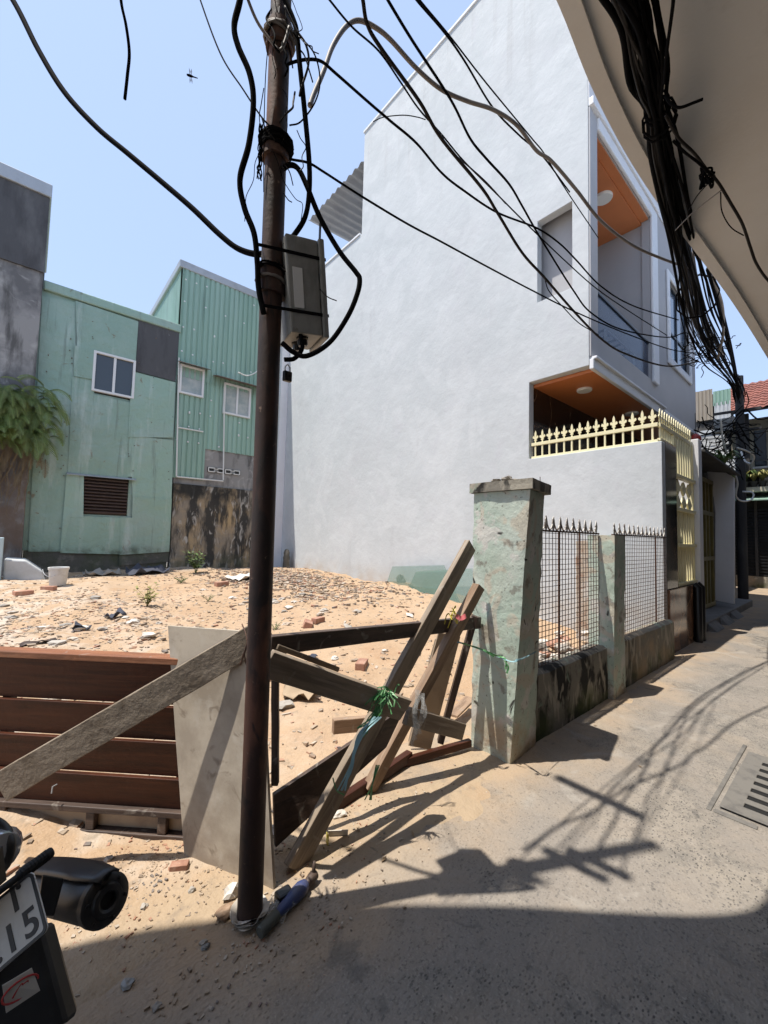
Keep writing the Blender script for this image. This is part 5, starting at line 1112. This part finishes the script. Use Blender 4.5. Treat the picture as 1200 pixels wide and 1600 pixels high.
# muffler
m0, m1 = Q(62,1386,1.34), Q(164,1406,1.15); ax = (m1-m0).normalized(); Lm = (m1-m0).length
mu = MB().lathe([(.045,-.10),(.055,-.06),(.056,0),(.059,.05),(.0595,Lm-.012),(.056,Lm),(.050,Lm+.004)], m0, ax, 28).build('muffler', K['bike_steel'], bk, smooth=40)
MB().lathe([(.058,Lm-.02),(.062,Lm-.018),(.062,Lm+.004),(.056,Lm+.010),(.040,Lm+.012),(.036,Lm+.020),(.026,Lm+.022),(.020,Lm+.018),(.018,Lm+.004),(.001,Lm+.002)], m0, ax, 28).build('end_cap', K['bike_black'], mu, smooth=40)
for k in range(6):
    g = ax.orthogonal().normalized(); h = ax.cross(g); t = k*math.pi/3; p = m0+ax*(Lm+.011)+(g*math.cos(t)+h*math.sin(t))*.05
    MB().lathe([(.005,-.002),(.005,.003),(.003,.004)], p, ax, 6).build('bolt', K['bike_steel'], mu)
up = (Vector((0,0,1))-ax*ax.z).normalized(); sd = ax.cross(up)
mb = MB(); P = []
for i in range(13):
    t = i/12; p = m0+ax*(-.06+t*(Lm+.10)); w_ = .040*(1-.35*max(t-.75,0)/.25); lift = .070+.010*math.sin(t*3.1)
    for j in range(7):
        a = (j/6-.5)*1.5; P.append(p+up*(lift*math.cos(a*.8)+.004)+sd*w_*1.5*math.sin(a))
mb.add(P, [(i*7+j,i*7+j+1,(i+1)*7+j+1,(i+1)*7+j) for i in range(12) for j in range(6)])
hs = mb.build('heat_shield', K['bike_black'], mu, smooth=1); sdm = hs.modifiers.new('thickness', 'SOLIDIFY'); sdm.thickness = .006
# bracket, passenger foot peg, tail parts
MB().hexa([Q(58,1430,1.10),Q(84,1432,1.10),Q(84,1434,1.13),Q(58,1432,1.13),Q(66,1366,1.10),Q(100,1372,1.10),Q(100,1374,1.13),Q(66,1368,1.13)]).build('exhaust_bracket', K['bike_steel'], bk, bevel=.004)
f0, f1 = Q(26,1372,1.16), Q(82,1330,1.24); fa = (f1-f0).normalized(); Lf = (f1-f0).length
fpg = MB().lathe([(.010,-.05),(.010,.0),(.015,.005),(.015,Lf-.004),(.012,Lf)], f0, fa, 12).build('foot_peg', K['rubber'], bk, smooth=40)
for k in range(9): MB().lathe([(.0165,-.002),(.0165,.003)], f0+fa*(.012+k*(Lf-.02)/9), fa, 12).build('rib', K['rubber'], fpg)
tq = Q(-6,1330,1.08); MB().lathe([(.02,-.04),(.045,-.03),(.055,.0),(.045,.03),(.012,.045)], tq, (tr_-tq).normalized(), 16).build('tail_light', K['clear_lens'], bk, smooth=40)
MB().tube(crom([Q(-40,1270,1.08),Q(2,1290,1.1),Q(16,1318,1.08),Q(8,1352,1.06),Q(-20,1372,1.02)],6), .012, 8).build('grab_rail', K['bike_steel'], bk, smooth=1)
base = pc+fwd*.36
wc = Vector((base.x, base.y, .29))
wh = MB(); 
torus = lambda R0, r0, c, axd, n=36, k=10: MB().tube([Vector(c)+R0*(math.cos(2*math.pi*i/n)*fwd+math.sin(2*math.pi*i/n)*Vector((0,0,1))) for i in range(n+1)], r0, k, cap=False)
rw = torus(.235, .05, wc, side).build('rear_wheel', K['rubber'], bk, smooth=1)
torus(.185, .014, wc, side).build('rim', K['bike_steel'], rw, smooth=1)
for k in range(10):
    t = 2*math.pi*k/10; MB().tube([wc, wc+.18*(math.cos(t)*fwd+math.sin(t)*Vector((0,0,1)))], .006, 5).build('spoke', K['bike_steel'], rw)
MB().tube([wc-side*.12, wc+side*.12], .03, 10).build('hub', K['bike_steel'], rw)
sb = MB(); P = []
for i in range(7):
    t = i/6; p = pc+fwd*(.10+.62*t); z = .80-.10*t; wd_ = .09+.06*math.sin(math.pi*t)
    P += [(p.x-side.x*wd_, p.y-side.y*wd_, z-.09), (p.x-side.x*wd_*.8, p.y-side.y*wd_*.8, z), (p.x+side.x*wd_*.8, p.y+side.y*wd_*.8, z), (p.x+side.x*wd_, p.y+side.y*wd_, z-.09)]
sb.add(P, [(4*i+k,4*i+(k+1)%4,4*i+4+(k+1)%4,4*i+4+k) for i in range(6) for k in range(4)]+[(0,1,2,3),(27,26,25,24)]); sb.build('seat', K['bike_black'], bk, smooth=40)
MB().tube(crom([wc, wc+fwd*.25+Vector((0,0,.06)), wc+fwd*.55+Vector((0,0,.18))],5), .035, 8).build('swing_arm', K['bike_steel'], bk, smooth=1)
# ---------------------------------------------------------------- things lying about
def ghit(px, py):
    """where the line of sight meets the sand or the alley"""
    d = c_f + (px-600)/FPX*c_r + (800-py)/FPX*c_u; t = .6
    while t < 40:
        p = EYE+d*t; g = lot_z(p.x, p.y) if p.y > 1.5 else 0
        if p.z <= max(g, 0): return Vector((p.x, p.y, max(g, 0)))
        t *= 1.004
    return p
K['brick'] = mat('red brick', (.36,.185,.125), .9, [((.46,.30,.22),'noise',9,.5,.66,.7),((.25,.13,.09),'noise',5,.5,.7,.6)], [('noise',25,.4,.006)], coord='object', tint=.15)
K['chips'] = mat('rubble chips', (.36,.285,.21), .95, [((.22,.17,.13),'cellcol',14,.35,.55,.7),((.48,.42,.35),'cellcol',11,.66,.8,.7),((.40,.19,.12),'cellcol',17,.80,.9,.7),((.15,.14,.14),'cellcol',9,.88,.95,.7)], spec=.2)
K['paper'] = mat('dirty paper', (.58,.54,.48), .9, [((.42,.36,.29),'noise',8,.5,.66,.7)]); K['cloth_dark'] = mat('dark cloth', (.05,.055,.075), .9); K['bucket'] = mat('dirty white bucket plastic', (.56,.56,.54), .5, [((.42,.40,.36),'noise',7,.5,.66,.7)])
K['glass_pane'] = mat('green edge glass', (.13,.21,.17), .05, alpha=.34, spec=.8); K['dry_leaf'] = mat('dry leaf', (.22,.15,.085), .9, tint=.3)
K['old_peach'] = mat('old peach plaster', (.44,.36,.28), .92, [((.55,.52,.47),'noise',3,.45,.6,.85),((.30,.18,.12),'warp',4,.56,.66,.85),((.07,.06,.05),'noise',6,.62,.7,.7)], [('noise',12,.5,.01)])
K['cardboard'] = mat('cardboard', (.36,.27,.18), .9, [((.26,.19,.12),'noise',6,.5,.66,.7)])
random.seed(100)
# countless small chips, denser on the left flat and the right heap
mb = MB()
def chip(x, y, s, flat=.35):
    z = lot_z(x, y) if y > 1.6 else 0.002
    a = random.uniform(0, 3.14); ca, sa = math.cos(a), math.sin(a); l, w_, h = s*random.uniform(.7,1.8), s*random.uniform(.4,.9), s*flat*random.uniform(.5,1.4)
    tx, ty = random.uniform(-.4,.4), random.uniform(-.4,.4); P = []
    for zz in (-.4, 1):
        for dx, dy in ((-1,-1),(1,-1),(1,1),(-1,1)):
            dx *= l*.5*random.uniform(.6,1.1); dy *= w_*.5*random.uniform(.6,1.1); P.append((x+dx*ca-dy*sa, y+dx*sa+dy*ca, z+h*zz*.6+dx*tx*.5+dy*ty*.5))
    mb.hexa(P)
for i in range(13000):
    y = 2.4+random.random()**1.0*10.4; x = random.uniform(-.30*y-.2, min(6.6, .95*y+.9))
    dens = .28+.5*math.exp(-((x-.3)**2/2.5+(y-6.2)**2/3))+.9*math.exp(-((x-5.2)**2/1.3+(y-9.4)**2/5))+.5*sm(11.5,12.8,y)+.25*max(0,mnoise.noise(Vector((x*.8,y*.8,9))))
    if random.random() > dens: continue
    chip(x, y, random.choice([.014,.018,.022,.03,.045])*(1+.03*y))
for i in range(4200):     # dark and pale splinters over the flat at the left
    x, y = random.gauss(.2,1.3), random.gauss(6.1,1.5)
    if 3.6 < y < 10: chip(x, y, random.choice([.014,.02,.03,.035]), .2)
for i in range(2600):     # the heap of broken plaster beside the house foot
    x, y = random.gauss(4.7,.75), random.gauss(8.6,1.5)
    if x < 6.5 and 4.5 < y < 12.6: chip(x, y, random.choice([.03,.04,.05,.07,.09]), .45)
tag(mb.build('rubble_chips', K['chips'], keep=True), 'countless small rubble chips strewn over the sand of the lot', 'rubble', kind='stuff')
mb = MB()
for i in range(2200):     # crumbs at the foot of gate, board and pole
    q = random.random()
    if q < .55: x, y = random.gauss(.45,.35), random.gauss(2.15,.16)
    elif q < .85: x, y = random.gauss(1.3,.5), random.gauss(1.85,.18)
    else: x, y = random.gauss(.75,.3), random.gauss(1.55,.12)
    if y > 1.2: chip(x, y, random.choice([.004,.005,.007,.009,.013]), .6)
tag(mb.build('grit', K['chips'], keep=True), 'fine grit and crumbs along the foot of the barricade', 'grit', kind='stuff')
# single bricks and lumps
b0 = None
def brick(px, py, rz, label, s=1, m='brick', tilt=0):
    global b0
    p = ghit(px, py); M = Matrix.Translation(p+Vector((0,0,.0))) @ Matrix.Rotation(R(rz),4,'Z') @ Matrix.Rotation(R(tilt),4,'X') @ Matrix.Scale(s,4)
    if b0 is None: b0 = MB().box((-.10,-.05,-.02),(.10,.05,.06)).build('brick', K['brick'], M=M, bevel=.006); o = b0
    else: o = clone(b0, M)
    o.name = 'brick'; tag(o, label, 'brick', 'loose bricks on the lot'); return o
brick(36,930,20,'red brick in front of the pale concrete ramp',1.3); brick(76,922,-35,'red brick lying left of the bucket foot',1.1); brick(565,1042,40,'single red brick on the sand behind the dark rail')
brick(346,915,10,'tan brick at the left foot of the rubble heap',1.3); brick(480,978,60,'broken red brick just above the dark rail near the pole',1.1,tilt=20); brick(497,972,15,'red brick piece beside the broken one above the dark rail',.9)
brick(452,1000,25,'half-buried brick close behind the pole',.8,tilt=10); brick(280,1357,-30,'small orange brick bit at the foot of the grey board',.38)
def lump(px, py, s, label, m='stone', sq=(1.2,1,.7), cat='stone', name='stone', group='loose stones'):
    p = ghit(px, py); o = blob(MB(), p+Vector((0,0,s*sq[2]*.45)), s, px*.13+py*.07, 2, sq).build(name, K[m]); return tag(o, label, cat, group)
lump(362,1402,.035,'white stone at the left foot of the pole','paper',(1,.8,.9)); lump(352,1432,.03,'brown stone just left of the pole foot','wood_tan')
lump(745,925,.22,'pale boulder at the house wall behind the leaning planks','stone',(.7,.7,1.0)); tag(blob(MB(), at(626,908,X=6.55), .13, 3.3, 2, (.8,.8,1.2)).build('stone', K['stone']), 'grey rock behind the leaning glass panes', 'stone', 'loose stones')
lump(318,1475,.012,'tiny dark pebble left of the pole on the alley'); lump(200,1540,.016,'grey pebble on the shaded alley by the motorbike','box_metal'); lump(245,1575,.012,'small dark pebble near the bottom edge')
lump(322,1482,.016,'greyish crushed lump left of the pole foot','box_metal',(1,.7,.5)); lump(430,1300,.03,'white stone in the gap right of the pole','paper'); lump(530,1275,.028,'white lump beside the reddish timber','paper',(1.4,.9,.6))
lump(225,1420,.014,'dark pebble beside the muffler end'); lump(300,1392,.012,'pebble on the lit sand below the grey board'); lump(170,1345,.016,'grey pebble under the board gate')
random.seed(61)
for i in range(70):
    q = i/70
    px, py = (random.gauss(420,45), random.gauss(935,22)) if i < 34 else ((random.gauss(90,90), random.gauss(965,32)) if i < 56 else (random.uniform(440,700), random.uniform(935,1140)))
    if py < 895 or px < 2: continue
    s = random.uniform(.025,.06)
    lump(px, py, s, ('pale rubble lump in the heap right of the lot' if i < 34 else 'rubble lump on the gritty flat at left' if i < 56 else 'small lump on the sand behind the barricade'), random.choice(['stone','stone','paper','old_peach']), (1.3,.9,.5), 'rubble', 'rubble_lump', 'rubble heap lumps' if i < 34 else 'rubble lumps at left' if i < 56 else 'lumps behind the barricade')
def flat(px, py, w_, h_, rz, m, label, cat, name, crumple=.02, up=.01):
    p = ghit(px, py); mb = MB(); n = 7; P = []
    for j in range(n+1):
        for i in range(n+1):
            x, y = (i/n-.5)*w_, (j/n-.5)*h_; x += mnoise.noise(Vector((i,j*.5,px)))*w_*.06; y += mnoise.noise(Vector((i*.5,j,py)))*h_*.06
            c, s = math.cos(R(rz)), math.sin(R(rz)); X, Y = p.x+x*c-y*s, p.y+x*s+y*c
            P.append((X, Y, max(lot_z(X,Y), 0)+up+abs(mnoise.noise(Vector((X*9,Y*9,px))))*crumple*2.2))
    mb.add(P, [(j*(n+1)+i, j*(n+1)+i+1, (j+1)*(n+1)+i+1, (j+1)*(n+1)+i) for j in range(n) for i in range(n)])
    o = mb.build(name, K[m], smooth=1, fix=False); s = o.modifiers.new('thickness','SOLIDIFY'); s.thickness = .004; return tag(o, label, cat)
flat(388,905,.85,.7,20,'paper','white crumpled sack near the foot of the stained wall','sack','cement_sack',.10,.03)
flat(470,1090,.30,.20,-30,'cardboard','crumpled tan cardboard on the sand right of the pole','cardboard','cardboard_sheet',.05,.02)
flat(488,1030,.10,.06,10,'cloth_dark','small dark blue rag behind the broad grey plank','rag','rag',.04,.01); flat(180,965,.22,.12,30,'cloth_dark','dark rag on the gritty flat','rag','rag',.08,.01); flat(128,985,.16,.10,-20,'cloth_dark','black rag nearer the board gate','rag','rag',.08,.01)
flat(60,1007,.28,.10,5,'wood_dark','dark flat stick piece just behind the gate top','wood scrap','wood_scrap',.02,.01); flat(230,897,.9,.5,0,'cloth_dark','black plastic heap before the green sheet house','plastic heap','plastic_heap',.20,.02); flat(160,900,.7,.4,10,'stone','grey rubble spread before the plinth of the green house','rubble','rubble_spread',.12,.02)
flat(500,1010,.10,.06,50,'paper','white paper scrap under the dark rail','paper','paper_scrap'); flat(640,962,.16,.10,50,'paper','white scrap on the sand below the glass panes','paper','paper_scrap'); flat(700,1000,.10,.07,20,'cloth_dark','dark scrap between the leaning planks','rag','rag',.03); flat(575,1100,.08,.05,20,'paper','pale scrap near the green strap','paper','paper_scrap'); flat(548,985,.22,.12,80,'stone','grey slab scrap on the open sand','rubble','slab_scrap',.02)
# bucket
p = ghit(90,915); bc = thing('bucket', p, 'white plastic bucket standing before the pale ramp', 'bucket')
MB().lathe([(.125,0),(.13,.01),(.155,.30),(.165,.30),(.168,.34),(.16,.345),(.150,.34),(.145,.30),(.12,.02),(.001,.02)], p, n=28).build('body', K['bucket'], bc, smooth=40)
MB().tube([p+Vector((.168*math.cos(t*.262)*.7-.12, -.168*math.sin(t*.262), .31-.13*math.sin(t*.262))) for t in range(13)], .005, 5).build('handle', K['zinc'], bc)
# glass panes leaning on the house wall
def pane(c, label):
    q = [at(a, b, X=x) for a, b, x in c]; q[0].z -= .05; q[-1].z -= .05; o = MB().prism(q, (.008,0,0)).build('glass_pane', K['glass_pane']); tag(o, label, 'glass pane', 'glass panes leaning on the house')
pane([(596,930,6.15),(613,885,6.5),(694,883,6.5),(722,945,6.15)], 'large greenish glass pane leaning against the pale house wall'); pane([(628,936,6.05),(650,893,6.58),(738,888,6.58),(742,950,6.05)], 'second glass pane behind it reaching nearer the mint pillar')
# remains of an older pillar and broken bricks against the pale house, seen through the mesh
tag(worn([(6.42,2.42,.0),(6.69,2.42,.0),(6.69,2.86,.0),(6.42,2.86,.0)],[(6.42,2.42,1.60),(6.69,2.42,1.60),(6.69,2.86,1.55),(6.42,2.86,1.55)],6,16,.012).build('old_pillar', K['old_peach'], smooth=35), 'old peach and white pillar stub against the pale house behind the mesh', 'pillar')
for i in range(26):
    x, y = random.uniform(4.6,6.3), random.uniform(2.1,3.0); s = random.uniform(.05,.13)
    tag(blob(MB(), (x, y, lot_z(x,y)+s*.4+.12*random.random()), s, i*1.7, 2, (1.3,1,.6)).build('rubble_lump', K[random.choice(['old_peach','paper','brick','stone'])]), 'broken plaster lump in the heap behind the wire mesh', 'rubble', 'rubble behind the mesh')
# weeds
def weed(px, py, h, n, label, m='leaf', spread=.5):
    p = ghit(px, py); t = thing('weed', p, label, 'plant', 'weeds on the lot')
    for k in range(n):
        a = random.uniform(0,6.28); o = Vector((math.cos(a), math.sin(a), 0)); l = h*random.uniform(.5,1); tip = p+o*l*spread+Vector((0,0,l)); mb = MB()
        mb.tube([p, p+o*l*spread*.4+Vector((0,0,l*.6)), tip], [.004,.003,.001], 4)
        for j in range(9):
            f = .3+.7*j/8; c = p.lerp(tip, f); b = random.uniform(0,6.28); d = Vector((math.cos(b), math.sin(b), random.uniform(-.2,.6))).normalized(); s = d.cross(Vector((0,0,1))).normalized()*h*.06; L = h*random.uniform(.14,.26)
            mb.add([c, c+d*L*.5+s, c+d*L, c+d*L*.5-s], [(0,1,2,3)])
        mb.build('stem', K[m], t, fix=False)
weed(306,896,.62,16,'bushy green weed at the foot of the stained wall'); weed(230,948,.34,11,'small pale weed on the open sand','leaf_yellow',.6); weed(283,912,.14,22,'low green grass tuft beside the bushy weed','leaf',1.2); weed(40,775,.3,0,'x') if False else None; weed(430,985,.10,6,'tiny seedling near the pole','leaf',.9); weed(325,940,.12,8,'short grass tuft right of the pale weed','leaf',1.1)
# junk at the foot of the pole
K['blue_plastic'] = mat('dirty blue plastic', (.035,.055,.16), .5, [((.13,.11,.09),'noise',8,.5,.68,.7)]); K['grey_sleeve'] = mat('dark grey sleeve', (.06,.065,.055), .6)
a, b = ghit(405,1472)+Vector((0,0,.03)), ghit(492,1378)+Vector((0,0,.03)); ax = (b-a).normalized(); L = (b-a).length
sc = thing('broken_tool', a.lerp(b,.5)-Vector((0,0,.03)), 'broken blue plastic tool with grey sleeve lying at the pole foot', 'tool')
MB().lathe([(.018,.0),(.022,.004),(.023,L*.26),(.020,L*.28)], a, ax, 14).build('sleeve', K['grey_sleeve'], sc, smooth=40)
MB().lathe([(.014,L*.285),(.018,L*.33),(.021,L*.36),(.024,L*.50),(.030,L*.62),(.030,L*.72),(.022,L*.80),(.014,L*.82)], a, ax, 14).build('body', K['blue_plastic'], sc, smooth=40)
MB().lathe([(.012,L*.822),(.018,L*.86),(.022,L*.93),(.020,L*1.0),(.008,L*1.01)], a, ax, 12).build('tip', K['wood_dark'], sc, smooth=40)
MB().tube([a+ax*L*.95, a+ax*L*.97+Vector((0,0,.035)), a+ax*L*.975+Vector((0,0,.06))], [.010,.008,.006], 8).build('spout', K['wood_dark'], sc, smooth=1)
MB().box((a.x+ax.x*.15-.03,a.y+ax.y*.15+.02,.0),(a.x+ax.x*.15+.04,a.y+ax.y*.15+.07,.05)).build('grip', K['black_pipe'], sc, bevel=.01)
random.seed(71)
mb = MB()
for k in range(5):
    pts = [PB+Vector((math.cos(t*.5)*(.058+.012*random.random()), math.sin(t*.5)*(.058+.012*random.random()), .012+.018*random.random()+k*.004)) for t in range(13)]; ribbon(mb, pts, .022, Vector((0,0,1)))
tag(mb.build('plastic_wrap', K['paper'], fix=False), 'torn pale plastic wrapped round the foot of the pole', 'plastic film')
mb = MB()
for k in range(6):
    c = PB+Vector((random.uniform(.02,.12), random.uniform(-.10,-.02), .01)); ribbon(mb, [c, c+Vector((.04,.02,.03)), c+Vector((random.uniform(0,.08),random.uniform(-.04,.06),.01))], .03)
tag(mb.build('plastic_bag', K['film'], fix=False), 'crumpled clear plastic scrap right of the pole foot', 'plastic film')
p = ghit(528,1316); bq = thing('crushed_packet', p, 'crushed open paper packet on the ground below the longest plank', 'packet')
Mq = Matrix.Translation(p) @ Matrix.Rotation(R(-35),4,'Z') @ Matrix.Rotation(R(12),4,'X')
MB().box((-.05,-.03,.0),(.05,.03,.004)).build('flap', K['cardboard'], bq, M=Mq); MB().box((-.05,.026,.004),(.05,.03,.035)).build('flap', K['paper'], bq, M=Mq); MB().hexa([(-.05,-.03,.004),(-.046,-.03,.004),(-.046,.026,.004),(-.05,.026,.004),(-.06,-.028,.03),(-.056,-.028,.03),(-.056,.026,.03),(-.06,.026,.03)]).build('flap', K['strap_yellow'], bq, M=Mq)
for i, (px, py) in enumerate(((460,1365),(600,1345),(645,1305),(560,1300),(905,1160),(930,1135),(1000,1200),(545,1330),(478,1390))):
    p = ghit(px, py); a = random.uniform(0,3.14); s = random.uniform(.012,.022); d = Vector((math.cos(a),math.sin(a),.1))*s; e = Vector((-math.sin(a),math.cos(a),.1))*s*.4; c = p+Vector((0,0,.006))
    tag(MB().prism([c-d,c+e,c+d,c-e],(0,0,.002)).build('dry_leaf', K['dry_leaf']), 'small dry leaf scrap lying on the alley', 'leaf', 'leaf scraps on the alley')
# dragonfly in the sky
c = at(299,119,D=1.25); df = thing('dragonfly', c, 'small dark dragonfly in flight against the open sky', 'dragonfly')
hx = (at(309,122,D=1.25)-at(291,116,D=1.25)).normalized(); hy = hx.cross(c-EYE).normalized(); K['wing'] = mat('insect wing', (.25,.25,.27), .3, alpha=.45)
MB().tube([c-hx*.014,c-hx*.008,c,c+hx*.006,c+hx*.020], [.0025,.0035,.0035,.0018,.0012], 8).build('body', K['cable'], df, smooth=1)
for s in (1,-1):
    for o in (-.004,.001):
        b = c+hx*o; t = b+hy*s*.017+hx*(o*.6); MB().prism([b-hx*.001,b+hy*s*.009-hx*.0028,t,b+hy*s*.010+hx*.0022], (c-EYE).normalized()*.0003).build('wing', K['wing'], df)
bpy.context.view_layer.update()
